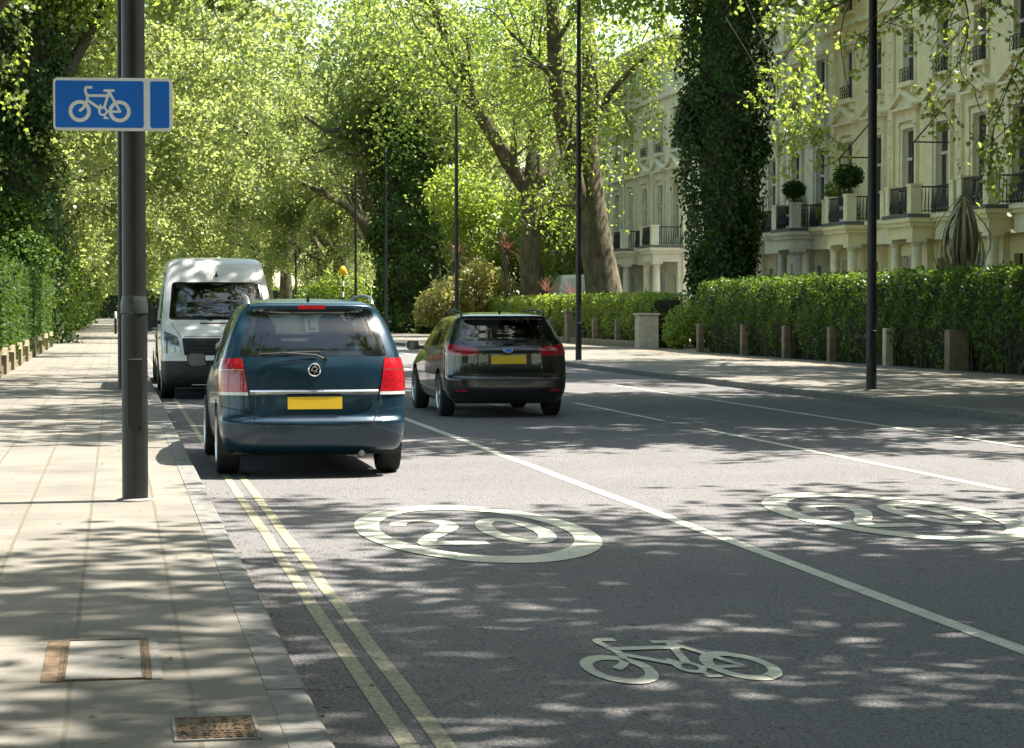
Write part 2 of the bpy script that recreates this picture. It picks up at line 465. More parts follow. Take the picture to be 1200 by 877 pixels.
def catmull(pts, n=8, closed=False):
    P = [np.array(p, float) for p in pts]
    out = []
    m = len(P)
    for i in range(m if closed else m - 1):
        p0 = P[(i - 1) % m] if closed or i > 0 else 2 * P[0] - P[1]
        p1 = P[i]; p2 = P[(i + 1) % m]
        p3 = P[(i + 2) % m] if closed or i < m - 2 else 2 * P[-1] - P[-2]
        for k in range(n):
            t = k / n
            out.append(0.5 * ((2 * p1) + (-p0 + p2) * t + (2 * p0 - 5 * p1 + 4 * p2 - p3) * t * t + (-p0 + 3 * p1 - 3 * p2 + p3) * t ** 3))
    if not closed: out.append(P[-1])
    return out

def ribbon2d(pts, w, closed=False):
    """flat stroke along 2D points -> quads in 2D (w: width or one per point)"""
    P = [np.array(p, float) for p in pts]; n = len(P)
    W = w if hasattr(w, '__len__') else [w] * n
    L = []; Rr = []
    for i in range(n):
        a = P[(i - 1) % n] if closed or i > 0 else P[i]
        b = P[(i + 1) % n] if closed or i < n - 1 else P[i]
        d = b - a; d = d / (np.linalg.norm(d) + 1e-9)
        nr = np.array([-d[1], d[0]])
        L.append(P[i] + nr * W[i] / 2); Rr.append(P[i] - nr * W[i] / 2)
    quads = []
    for i in range(n if closed else n - 1):
        j = (i + 1) % n
        quads.append((L[i], L[j], Rr[j], Rr[i]))
    return quads

# ================================================================== THE GROUND
struct(sheet('ground', -700, 700, -300, 1300, -0.06, 'earth', 4, 4))
road = struct(sheet('road', 0.55, 12.3, -25, 620, 0.0, 'asphalt', 4, 200))

def slab_strip(name, x0, x1, y0, y1, z, mat):
    mb = MB().box(x0, x1, y0, y1, -0.05, z)
    return struct(mb.build(name, mat))
slab_strip('footway_near', -2.75, 0.5442, -25, 620, 0.120, 'slab_paving')
slab_strip('footway_far', 12.16, 17.2, -25, 620, 0.120, 'slab_paving')
slab_strip('verge_far', 17.2, 19.25, -25, 620, 0.112, 'brick_paving')
slab_strip('garden_ground_near', -40, -2.75, -25, 620, 0.135, 'earth')
slab_strip('garden_ground_far', 19.25, 29.0, -25, 620, 0.105, 'earth')
slab_strip('driveway', 19.26, 22.0, 72.6, 79.2, 0.118, 'brick_paving')
slab_strip('forecourt', 22.0, 27.05, 40, 150, 0.116, 'slab_paving')

def kerb(name, x0, x1, y0, y1, edge):
    """granite kerb, a row of stones with open joints and a rounded road edge"""
    mb = MB(); y = y0; rng = random.Random(5)
    while y < y1:
        L = rng.uniform(0.75, 1.0) if y < 70 else 8.0
        g = 0.004
        z = 0.124 + rng.uniform(-0.0015, 0.002)
        b = 0.022
        if edge > 0: prof = [(x0, -0.04), (x1, -0.04), (x1, z - b), (x1 - b * 0.35, z - b * 0.35), (x1 - b, z), (x0, z)]
        else: prof = [(x1, -0.04), (x0, -0.04), (x0, z - b), (x0 + b * 0.35, z - b * 0.35), (x0 + b, z), (x1, z)]
        mb.prism(prof, lambda u, v, w: (u, w, v), y + g, y + L - g)
        y += L
    return struct(mb.build(name, 'granite'))
kerb('kerb_near', 0.545, 0.70, -12, 420, 1)
kerb('kerb_far', 12.0, 12.15, -2, 420, -1)

# ------------------------------------------------------------------ painted markings (sheets a few mm above the road)
def marking(name, quads2d, mat, place, z=0.004, dz=0.00025):
    mb = MB()
    for k, q in enumerate(quads2d):
        vs = [place(*p) for p in q]
        mb.add([(x, y, z + (k % 24) * dz) for x, y in vs], [tuple(range(len(vs)))])
    # all faces up
    o = mb.build(name, mat, fix=False)
    for p in o.data.polygons:
        if p.normal.z < 0: p.flip()
    return struct(o)
def strip(name, x, w, spans, mat, wob=0.006, seed=1):
    rng = random.Random(seed); quads = []
    for y0, y1 in spans:
        n = max(2, int((y1 - y0) / 0.8)); pts = []
        for i in range(n + 1):
            pts.append((x + rng.uniform(-wob, wob), y0 + (y1 - y0) * i / n))
        quads += ribbon2d(pts, [w * rng.uniform(0.94, 1.05) for _ in pts])
    return marking(name, quads, mat, lambda u, v: (u, v), dz=0.0)
strip('double_yellow_line', 1.0, 0.07, [(-5, 140)], 'yellow_marking', seed=2)
strip('double_yellow_line', 1.132, 0.07, [(-5, 22)], 'yellow_marking', seed=3)
strip('lane_line', 4.0, 0.105, [(-5, 140)], 'white_marking', seed=4)
strip('lane_line', 7.42, 0.10, [(17.7, 27.6), (29.6, 35.6), (38, 44), (47, 53), (56, 62), (65, 71), (74, 80)], 'white_marking', seed=5)
strip('lane_line', 9.95, 0.10, [(8, 44.0), (50, 90)], 'white_marking', seed=6)

def ell(cx, cy, rx, ry, n=72):
    return [(cx + rx * math.cos(2 * PI * i / n), cy + ry * math.sin(2 * PI * i / n)) for i in range(n)]
def ring_quads(cx, cy, rx, ry, tx, ty, n=72):
    a = ell(cx, cy, rx, ry, n); b = ell(cx, cy, rx - tx, ry - ty, n)
    return [(a[i], a[(i + 1) % n], b[(i + 1) % n], b[i]) for i in range(n)]
def roundel(name, X, Y):
    q = ring_quads(0, 0, 0.80, 1.98, 0.17, 0.38)
    # nought
    q += ring_quads(0.285, -0.02, 0.24, 0.88, 0.125, 0.24, 48)
    # two: stroke with its bowl, neck and foot
    two = catmull([(-0.475, 0.42), (-0.42, 0.68), (-0.27, 0.77), (-0.125, 0.62), (-0.125, 0.30), (-0.24, -0.10), (-0.38, -0.48), (-0.43, -0.78)], 8)
    q += ribbon2d(two, [0.115 + 0.02 * math.sin(PI * i / (len(two) - 1)) for i in range(len(two))])
    q += [((-0.49, -0.90), (-0.03, -0.90), (-0.03, -0.66), (-0.49, -0.66))]
    return marking(name, q, 'white_marking', lambda u, v: (X + u, Y + v), dz=0.00012)
roundel('speed_roundel_marking', 2.43, 15.1)
roundel('speed_roundel_marking', 5.68, 15.75)

def bike_quads():
    """front wheel to the left; units: wheelbase 285"""
    q = []
    for cx in (281, 567):
        q += ring_quads(cx, 436, 80, 80, 27, 27, 40)
    q += ring_quads(447, 436, 34, 34, 15, 15, 24)
    fork = catmull([(372, 264), (335, 264), (321, 276), (326, 305), (336, 335), (328, 375), (306, 412), (276, 436)], 5)
    q += ribbon2d(fork, [20] * len(fork))
    q += ribbon2d([(338, 323), (498, 322)], 20)
    q += ribbon2d([(330, 352), (436, 424)], 20)
    q += ribbon2d([(492, 292), (455, 415)], 20)
    q += ribbon2d([(492, 292), (512, 330), (572, 440)], 19)
    q += ribbon2d([(476, 438), (578, 438)], 17)
    q += ribbon2d([(452, 285), (532, 285)], 18)
    q += ribbon2d([(424, 388), (436, 406)], 15)
    q += ribbon2d([(459, 466), (468, 484)], 15)
    q += ribbon2d([(452, 486), (488, 486)], 13)
    return q
marking('cycle_symbol_marking', bike_quads(), 'white_marking',
        lambda u, v: (2.365 + (u - 424) / 445 * 0.83, 9.39 - (v - 388) / 258 * 1.24), dz=0.00012)

# ------------------------------------------------------------------ covers let into the footway
def cover_things():
    z = 0.124
    t = empty('inspection_cover', 'recessed footway inspection cover infilled with concrete, between rusty end strips', 'manhole cover', (-0.05, 9.06, 0.12))
    MB().box(-0.145, 0.145, -0.50, 0.50, -0.004, 0.0045).build('infill', 'concrete', t)
    fr = MB()
    for x in (-0.155, 0.147): fr.box(x, x + 0.008, -0.52, 0.52, -0.004, 0.008)
    for y in (-0.52, 0.505): fr.box(-0.147, 0.147, y, y + 0.015, -0.004, 0.008)
    fr.build('frame', 'rusty_iron', t)
    for x0, x1, m in ((-0.235, -0.175, 'brass_rust'), (-0.174, -0.157, 'rusty_iron'), (0.157, 0.180, 'rusty_iron'), (0.182, 0.222, 'concrete')):
        MB().box(x0, x1, -0.53, 0.53, -0.004, 0.005 if m != 'rusty_iron' else 0.0065).build('end_strip', m, t)
    t2 = empty('drain_cover', 'small brown cast iron footway cover with raised tread pattern', 'manhole cover', (0.325, 7.48, 0.12))
    MB().box(-0.13, 0.13, -0.20, 0.20, -0.004, 0.005).build('lid', 'rusty_iron', t2)
    fr = MB()
    for x in (-0.142, 0.131): fr.box(x, x + 0.011, -0.212, 0.212, -0.004, 0.008)
    for y in (-0.212, 0.201): fr.box(-0.131, 0.131, y, y + 0.011, -0.004, 0.008)
    fr.build('frame', 'concrete', t2)
    tr = MB(); rng = random.Random(3)
    for i in range(7):
        for j in range(11):
            x = -0.108 + i * 0.036; y = -0.175 + j * 0.035
            if abs(x) < 0.05 and abs(y) < 0.075: continue
            s = 0.011
            c = rng.choice((0, 1))
            if c: tr.box(x - s, x + s, y - s * 0.35, y + s * 0.35, 0.005, 0.010)
            else: tr.box(x - s * 0.35, x + s * 0.35, y - s, y + s, 0.005, 0.010)
    for k in range(-2, 3):
        tr.prism([(k * 0.02 - 0.005, -0.06), (k * 0.02 + 0.005, -0.06), (k * 0.02 + 0.02, 0.06), (k * 0.02 + 0.01, 0.06)], lambda u, v, w: (u, v, w), 0.005, 0.009)
    tr.build('tread_pattern', 'brass_rust', t2)['kind'] = 'stuff'
cover_things()

# ================================================================== STREET FURNITURE
def lamp_column(loc, label, side=1, band=True, r=0.095, h=9.3, bracket=True):
    t = empty('lamp_column', label, 'lamp post', loc, group='lamp columns along the road')
    MB().lathe([(r * 1.02, -0.02), (r, 0.02), (r, 1.32), (r * 0.97, 1.38)], n=28).build('base', 'black_paint', t, smooth=True)
    MB().lathe([(r * 1.05, 1.385), (r * 1.05, 1.40), (r * 1.05, 1.455), (r * 0.97, 1.49), (r * 0.93, 1.51)], n=28).build('collar', 'column_band' if band else 'black_paint', t, smooth=True)
    MB().lathe([(r * 0.92, 1.512), (r * 0.90, 3), (r * 0.84, 6), (r * 0.62, h)], n=28).build('shaft', 'black_paint', t, smooth=True)
    MB().bbox(-0.055, 0.055, -r - 0.004, -r * 0.8, 0.55, 1.05, 0.004).build('access_door', 'black_paint', t)
    if not bracket:
        MB().lathe([(r * .62, h + .002), (r * .8, h + .03), (r * .8, h + .12), (r * .3, h + .2)], n=16).build('cap', 'black_plastic', t, smooth=True)
    MB().lathe([(r * 1.5, -.01), (r * 1.45, .012), (r * 1.03, .022)], n=28).build('mortar_collar', 'concrete', t, smooth=True)
    if bracket:
        MB().tube([(0, 0, h), (0, 0, h + 0.12), (side * 0.12, 0, h + 0.2), (side * 0.3, 0, h + 0.22)], [r * 0.5, r * 0.45, r * 0.38, r * 0.34], 10).build('bracket', 'black_paint', t, smooth=True)
        hd = MB().prism([(0, 0), (0.1, -0.05), (0.6, -0.05), (0.7, 0.0), (0.55, 0.09), (0.1, 0.08)], lambda u, v, w: (side * (0.28 + u * .7), w, h + 0.23 + v), -0.11, 0.11).build('lantern', 'black_plastic', t)
        MB().box(min(side * .36, side * .64), max(side * .36, side * .64), -0.08, 0.08, h + 0.18, h + 0.194).build('lens', 'clear_lens', hd)
    return t
lp = gnd(158.5, 587, 0.12)
NEARPOLE = (lp.x, lp.y, 0.12)
lamp_column(NEARPOLE, 'thick black lamp column carrying the blue cycle sign on the near footway', 1)
for px, py, side, lab, bnd in (
        (144.0, 457, 1, 'slim black lamp column half hidden behind the thick column with the blue sign', False),
        (1021, 458, -1, 'black lamp column in front of the long dark hedge and cream terrace', False),
        (678, 423, -1, 'black lamp column in front of the leaning mottled plane trunk', False),
        (535, 406.5, -1, 'black lamp column rising behind the black estate car, by the gold shrub', False),
        (452, 397, -1, 'black lamp column beside the far ivy covered trunk', False),
        (347, 386, -1, 'thin distant lamp column above the roof of the blue car', False),
        (417, 392.5, -1, 'thin distant lamp column between the yellow beacon and the far ivy trunk', False)):
    p = gnd(px, py, 0.12)
    lamp_column((p.x, p.y, 0.12), lab, side, bnd, r=0.085 if px < 1000 else 0.09, h=10.9 if px in (678, 1021) else 9.0, bracket=px in (678, 1021))

# blue cycle sign strapped to the near column
def cycle_sign():
    px0, py0, Yp = 132.5, 122.5, NEARPOLE[1] - 0.115
    c = at(px0, py0, Yp)
    t = empty('cycle_route_sign', 'blue and white rectangular cycle route sign fixed to the black lamp column', 'sign', c, R(-4.0))
    W, H, r = 0.86, 0.385, 0.035
    def rr(w, h, r):
        out = []
        for cx, cz, a0 in ((w / 2 - r, h / 2 - r, 0), (-w / 2 + r, h / 2 - r, 90), (-w / 2 + r, -h / 2 + r, 180), (w / 2 - r, -h / 2 + r, 270)):
            for k in range(7): a = R(a0 + k * 15); out.append((cx + r * math.cos(a), cz + r * math.sin(a)))
        return out
    pl = lambda u, v, w: (u, w, v)
    MB().prism(rr(W, H, r), pl, 0.0, 0.006).build('border', 'sign_white', t)
    MB().prism(rr(W - 0.008, H - 0.008, r), pl, 0.0065, 0.010).build('back_plate', 'grey_metal', t)
    # two blue fields
    bl = [(u - 0.097, v) for u, v in rr(0.635, H - 0.045, 0.016)]
    MB().prism(bl, pl, -0.0015, -0.0002).build('panel', 'sign_blue', t)
    bl = [(u + 0.336, v) for u, v in rr(0.138, H - 0.045, 0.016)]
    MB().prism(bl, pl, -0.0015, -0.0002).build('panel', 'sign_blue', t)
    mb = MB()
    s = 0.445 / 445
    for k, q in enumerate(bike_quads()):
        y = -0.002 - (k % 40) * 0.00003
        mb.add([((u - 422) * s - 0.098, y, -(v - 387) * s - 0.002) for u, v in q], [(0, 1, 2, 3)])
    mb.build('cycle_symbol', 'sign_white', t)
    for z in (-0.11, 0.11):
        MB().box(-0.02, 0.19, 0.012, 0.03, z - 0.014, z + 0.014).build('clamp', 'grey_metal', t)
cycle_sign()

# bollard, beacon, sign backs farther up
p = gnd(135.5, 391.5, 0.12)
t = empty('bollard', 'slim dark post with white upper band on the distant near footway', 'bollard', (p.x, p.y, 0.12))
MB().lathe([(0.075, 0), (0.07, 0.9)], n=16).build('post', 'black_paint', t, smooth=True)
MB().lathe([(0.071, 0.902), (0.069, 1.25), (0.03, 1.31)], n=16).build('band', 'sign_white', t, smooth=True)
pb = at(402, 390, 122)
t = empty('crossing_beacon', 'yellow globe beacon on a banded pole beyond the blue car', 'beacon', (pb.x, 122, 0.12))
MB().lathe([(0.055, 0), (0.05, 3.3)], n=14).build('pole', 'black_paint', t, smooth=True)
for k in range(5):
    MB().lathe([(0.058, 0.3 + k * 0.6), (0.058, 0.6 + k * 0.6)], n=14).build('white_band', 'sign_white', t, smooth=True)
MB().lathe([(0.06, 3.30), (0.14, 3.34), (0.2, 3.48), (0.2, 3.62), (0.13, 3.76), (0.03, 3.82)], n=20).build('globe', 'beacon_yellow', t, smooth=True)

# ================================================================== VEHICLES
def pchip(x, y, xq):
    """monotone cubic through points, y: (n, k)"""
    x = np.asarray(x, float); y = np.asarray(y, float)
    h = np.diff(x)[:, None]; d = np.diff(y, axis=0) / h
    m = np.zeros_like(y)
    w1 = 2 * h[1:] + h[:-1]; w2 = h[1:] + 2 * h[:-1]
    with np.errstate(divide='ignore', invalid='ignore'):
        mm = (w1 + w2) / (w1 / d[:-1] + w2 / d[1:])
    m[1:-1] = np.where(d[:-1] * d[1:] > 0, mm, 0)
    m[0] = d[0]; m[-1] = d[-1]
    k = np.clip(np.searchsorted(x, xq, side='right') - 1, 0, len(x) - 2)
    t = ((xq - x[k]) / (x[k + 1] - x[k]))[:, None]; hh = (x[k + 1] - x[k])[:, None]
    t2, t3 = t * t, t ** 3
    return (2 * t3 - 3 * t2 + 1) * y[k] + (t3 - 2 * t2 + t) * hh * m[k] + (-2 * t3 + 3 * t2) * y[k + 1] + (t3 - t2) * hh * m[k + 1]

def car_shell(rows, ni=170, nj=110, flip=False):
    """rows: (z hero end, z middle, z other end, y hero, y other, half width, R hero, R other); hero end at y = 0.
    returns a bmesh of the closed outer skin, both halves"""
    cxs = [0, .25, .5, .7, .84, .93, .98, 1.0]
    pw = 3.2
    G = []
    for (z0, zm, z1, y0, y1, w, R0, R1) in rows:
        row = []
        for c in cxs:
            row.append((c * w * (1.0 if c < 1 else 1), y0 + R0 * (1 - (1 - c ** pw) ** (1 / pw)), z0))
        a, b = y0 + R0, y1 - R1
        for tt in (.08, .2, .35, .5, .65, .8, .92):
            z = z0 + (zm - z0) * min(1, tt / .3) if tt < .3 else (zm if tt < .6 else zm + (z1 - zm) * ((tt - .6) / .4) ** 1.3)
            row.append((w * (1 - 0.035 * max(0, tt - .55) / .45), a + (b - a) * tt, z))
        for c in cxs[::-1]:
            row.append((c * w * 0.965, y1 - R1 * (1 - (1 - c ** pw) ** (1 / pw)), z1))
        G.append(row)
    G = np.array(G)                                   # rows x stations x 3
    ni_src = G.shape[1]
    ref = G[3]
    ui = np.concatenate([[0], np.cumsum(np.linalg.norm(np.diff(ref, axis=0), axis=1))])
    uq = np.linspace(0, ui[-1], ni)
    A = np.stack([pchip(ui, G[r], uq) for r in range(G.shape[0])])       # rows x ni x 3
    mid = G[:, 0, :]
    uj = np.concatenate([[0], np.cumsum(np.maximum(0.02, np.linalg.norm(np.diff(G[:, 5, :], axis=0), axis=1)))])
    vq = np.linspace(0, uj[-1], nj)
    B = np.stack([pchip(uj, A[:, i, :], vq) for i in range(ni)], axis=1)  # nj x ni x 3
    bm = bmesh.new()
    for s in (1, -1):
        vv = [[bm.verts.new((s * B[j, i, 0], B[j, i, 1], B[j, i, 2])) for i in range(ni)] for j in range(nj)]
        for j in range(nj - 1):
            for i in range(ni - 1):
                q = [vv[j][i], vv[j][i + 1], vv[j + 1][i + 1], vv[j + 1][i]]
                if s > 0: q.reverse()
                if s > 0: q = q[::-1]
                else: q = q[::-1]
                if s < 0: q = q[::-1]
                bm.faces.new(q)
    bmesh.ops.remove_doubles(bm, verts=bm.verts, dist=0.0006)
    bmesh.ops.dissolve_degenerate(bm, edges=bm.edges, dist=0.0004)
    bmesh.ops.recalc_face_normals(bm, faces=bm.faces)
    return bm

def rpoly(pts, r, n=4):
    """round the corners of a polygon"""
    out = []; m = len(pts)
    rs = r if hasattr(r, '__len__') else [r] * m
    for i in range(m):
        p0, p1, p2 = (Vector(pts[(i + k) % m]) for k in (-1, 0, 1))
        a = (p0 - p1); b = (p2 - p1)
        rr = min(rs[i], a.length * 0.45, b.length * 0.45)
        a.normalize(); b.normalize()
        if rr < 1e-5: out.append(tuple(p1)); continue
        s = p1 + a * rr; e = p1 + b * rr
        for k in range(n + 1):
            t = k / n
            q = s * (1 - t) ** 2 + p1 * 2 * t * (1 - t) + e * t * t
            out.append((q.x, q.y))
    return out
def inside(p, poly):
    c = False; j = len(poly) - 1
    for i in range(len(poly)):
        xi, yi = poly[i]; xj, yj = poly[j]
        if (yi > p[1]) != (yj > p[1]) and p[0] < (xj - xi) * (p[1] - yi) / (yj - yi) + xi: c = not c
        j = i
    return c

def carve(bm, poly, axes, sel, slab=None):
    """cut the outline of poly (in the two given axes) into the skin; returns the faces inside"""
    a, b = axes
    k = 3 - a - b
    us = [p[0] for p in poly]; vs = [p[1] for p in poly]
    lo = (min(us) - .03, min(vs) - .03); hi = (max(us) + .03, max(vs) + .03)
    def near(f):
        c = f.calc_center_median()
        return lo[0] <= c[a] <= hi[0] and lo[1] <= c[b] <= hi[1] and sel(c, f.normal)
    m = len(poly)
    for i in range(m):
        p, q = poly[i], poly[(i + 1) % m]
        du, dv = q[0] - p[0], q[1] - p[1]
        if math.hypot(du, dv) < 1e-6: continue
        no = [0, 0, 0]; no[a] = -dv; no[b] = du
        co = [0, 0, 0]; co[a] = p[0]; co[b] = p[1]
        l0 = (min(p[0], q[0]) - .06, min(p[1], q[1]) - .06); h0 = (max(p[0], q[0]) + .06, max(p[1], q[1]) + .06)
        fs = []
        for f in bm.faces:
            c = f.calc_center_median()
            if l0[0] <= c[a] <= h0[0] and l0[1] <= c[b] <= h0[1] and sel(c, f.normal): fs.append(f)
        if not fs: continue
        es = {e for f in fs for e in f.edges}; ve = {v for f in fs for v in f.verts}
        bmesh.ops.bisect_plane(bm, geom=fs + list(es) + list(ve), plane_co=co, plane_no=no, dist=1e-6)
    out = []
    for f in bm.faces:
        c = f.calc_center_median()
        if lo[0] <= c[a] <= hi[0] and lo[1] <= c[b] <= hi[1] and sel(c, f.normal) and inside((c[a], c[b]), poly): out.append(f)
    return out

def split_off(bm, faces, name, mat, parent, push=0.0, lip=0.0):
    """the given faces become a mesh of their own (a part); lip gives them an inward edge"""
    vmap = {}; vs = []; fs = []
    nrm = {}
    for f in faces:
        for v in f.verts:
            nrm.setdefault(v, Vector()); nrm[v] += f.normal * f.calc_area()
    for f in faces:
        idx = []
        for v in f.verts:
            if v not in vmap:
                vmap[v] = len(vs)
                n = nrm[v].normalized() if nrm[v].length > 0 else Vector((0, 0, 1))
                vs.append(v.co + n * push)
            idx.append(vmap[v])
        fs.append(tuple(idx))
    if lip:
        ed = {}
        fset = set(faces)
        for f in faces:
            for lp_ in f.loops:
                e = lp_.edge
                if sum(1 for g in e.link_faces if g in fset) == 1:
                    v1, v2 = lp_.vert, lp_.link_loop_next.vert
                    i1, i2 = vmap[v1], vmap[v2]
                    for vv_, ii in ((v1, i1), (v2, i2)):
                        if ('l', ii) not in ed:
                            ed[('l', ii)] = len(vs); vs.append(Vector(vs[ii]) - nrm[vv_].normalized() * lip)
                    fs.append((i2, i1, ed[('l', i1)], ed[('l', i2)]))
    bmesh.ops.delete(bm, geom=list(faces), context='FACES')
    me = bpy.data.meshes.new(name); me.from_pydata([tuple(v) for v in vs], [], fs)
    me.materials.append(M[mat])
    for p in me.polygons: p.use_smooth = True
    me.set_sharp_from_angle(angle=R(50))
    o = bpy.data.objects.new(name, me); COL.objects.link(o)
    if parent is not None: o.parent = parent
    return o
def paint_gap(faces, d, slot=1):
    """press a shut line into the skin"""
    vs = {v for f in faces for v in f.verts}
    for f in faces: f.material_index = slot
def seam(bm, pts, w, axes, sel, slot=1):
    for i in range(len(pts) - 1):
        p = Vector(pts[i]); q = Vector(pts[i + 1]); d = (q - p).normalized(); n = Vector((-d.y, d.x)) * w / 2
        e = d * w * 0.4
        paint_gap(carve(bm, [tuple(p - n - e), tuple(q - n + e), tuple(q + n + e), tuple(p + n - e)], axes, sel), 0, slot)

def finish_body(bm, name, mats, parent):
    me = bpy.data.meshes.new(name); bm.to_mesh(me); bm.free()
    for m in mats: me.materials.append(M[m])
    for p in me.polygons: p.use_smooth = True
    me.set_sharp_from_angle(angle=R(50))
    o = bpy.data.objects.new(name, me); COL.objects.link(o); o.parent = parent
    return o

def wheel(parent, x, y, rad, wid, side, spokes=7, rim_mat='alloy'):
    """side +1: the outer face looks to +x"""
    w = wid; rr = rad * 0.66
    prof = [(rr, -w / 2), (rad * 0.93, -w / 2), (rad * 0.985, -w * 0.42), (rad, -w * 0.3), (rad, w * 0.3), (rad * 0.985, w * 0.42), (rad * 0.93, w / 2), (rr, w / 2)]
    h = bpy.data.objects.new('wheel', None); COL.objects.link(h); h.parent = parent; h.location = (x, y, rad)
    ty = MB(); n = 40; vs = []; fs = []
    for r_, o_ in prof:
        for i in range(n):
            a = 2 * PI * i / n; vs.append((o_, r_ * math.cos(a), r_ * math.sin(a)))
    for k in range(len(prof)):
        kk = (k + 1) % len(prof)
        for i in range(n):
            j = (i + 1) % n; fs.append((k * n + i, k * n + j, kk * n + j, kk * n + i))
    ty.add(vs, fs)
    for g in (-0.2, 0, 0.2):   # tread grooves as raised ribs between
        pass
    ty.build('tyre', 'dark_rubber', h, smooth=True)
    rm = MB(); o = side * w * 0.36
    for i in range(spokes):
        a = 2 * PI * i / spokes; ca, sa = math.cos(a), math.sin(a)
        for (r0, r1, hw0, hw1) in ((rr * 0.12, rr * 0.97, rr * 0.17, rr * 0.11),):
            q = [(r0, -hw0), (r1, -hw1), (r1, hw1), (r0, hw0)]
            rm.prism(q, lambda u, v, ww: (ww, u * ca - v * sa, u * sa + v * ca), o - side * 0.02, o + side * 0.012)
    rm.lathe([(rr * 0.30, o - side * 0.03), (rr * 0.30, o + side * 0.016), (rr * 0.2, o + side * 0.022)], n=20, axis='x')
    for a_, b_ in ((rr * 0.88, rr * 0.995),):
        vs = []; fs = []
        pr = [(a_, o - side * 0.02), (a_, o + side * 0.02), (b_, o + side * 0.035), (b_, o - side * 0.02)]
        for r_, o_ in pr:
            for i in range(n):
                an = 2 * PI * i / n; vs.append((o_, r_ * math.cos(an), r_ * math.sin(an)))
        for k in range(4):
            kk = (k + 1) % 4
            for i in range(n):
                j = (i + 1) % n; fs.append((k * n + i, k * n + j, kk * n + j, kk * n + i))
        rm.add(vs, fs)
    rm.lathe([(rr * 0.95, -side * w * 0.1), (rr * 0.95, -side * w * 0.12)], n=24, axis='x')
    rm.build('rim', rim_mat, h, smooth=True)
    return h

def wheel_arches(bm, parent, ys, zc, ra, half, mat='black_plastic'):
    for y in ys:
        circ = [(y + ra * math.cos(2 * PI * i / 26), zc + ra * math.sin(2 * PI * i / 26)) for i in range(26)]
        fs = carve(bm, circ, (1, 2), lambda c, n: abs(c.x) > half * 0.72)
        bmesh.ops.delete(bm, geom=fs, context='FACES')
        for s in (-1, 1):
            mb = MB(); n = 26; vs = []; fs2 = []
            for r_, x_ in ((ra + 0.004, half * 0.985), (ra + 0.004, half * 0.55)):
                for i in range(n + 1):
                    a = PI * (-0.12 + 1.24 * i / n); vs.append((s * x_, y + r_ * math.cos(a), zc + r_ * math.sin(a)))
            for i in range(n): fs2.append((i, i + 1, n + 2 + i, n + 1 + i))
            mb.add(vs, fs2)
            mb.build('wheel_arch', mat, parent, smooth=True, fix=False)

def headrest_seat(parent, x, y, zb, w=0.46, rest=True, h=0.58):
    s = MB()
    s.bbox(x - w / 2, x + w / 2, y - 0.07, y + 0.07, zb, zb + h, 0.05)
    if rest:
        s.bbox(x - 0.13, x + 0.13, y - 0.05, y + 0.05, zb + h + 0.04, zb + h + 0.22, 0.045)
        for d in (-0.05, 0.05): s.tube([(x + d, y, zb + h - 0.02), (x + d, y, zb + h + 0.08)], 0.008, 6)
    return s.build('seat', 'seat_fabric', parent, smooth=True)

def mirror(parent, x, y, z, side, mat, glass='chrome', big=1.0):
    m = MB()
    prof = [(0, -0.07), (0.17, -0.08), (0.22, -0.05), (0.23, 0.03), (0.19, 0.075), (0.03, 0.07)]
    prof = [(u * big, v * big) for u, v in prof]
    vs = []
    for yy, sc in ((0.0, 1.0), (0.06, 0.97), (0.11, 0.8), (0.14, 0.45)):
        for u, v in prof: vs.append((x + side * (0.04 + 0.1 * (1 - sc) + u * sc), y + yy * big, z + v * sc))
    n = len(prof); fs = [tuple(range(n))]
    for k in range(3):
        for i in range(n): j = (i + 1) % n; fs.append((k * n + i, k * n + j, k * n + n + j, k * n + n + i))
    fs.append(tuple(3 * n + i for i in range(n)))
    m.add(vs, fs)
    m.box(min(x - side * 0.03, x + side * 0.07), max(x - side * 0.03, x + side * 0.07), y + 0.03, y + 0.10, z - 0.06, z - 0.01)
    o = m.build('door_mirror', mat, parent, smooth=True)
    g = MB().prism([(u * 0.9 + 0.012, v * 0.85) for u, v in prof], lambda u, v, w: (x + side * (0.04 + u), y - 0.001 - w, z + v), 0.0, 0.004)
    g.build('mirror_glass', glass, o)
    return o

def plate(parent, x, y, z, mat='plate_yellow', w=0.52, h=0.111, tilt=0.0, face=-1):
    o = MB().box(-w / 2, w / 2, -0.004, 0.004, -h / 2, h / 2).build('number_plate', mat, parent)
    o.location = (x, y, z); o.rotation_euler = (tilt, 0, 0)
    return o

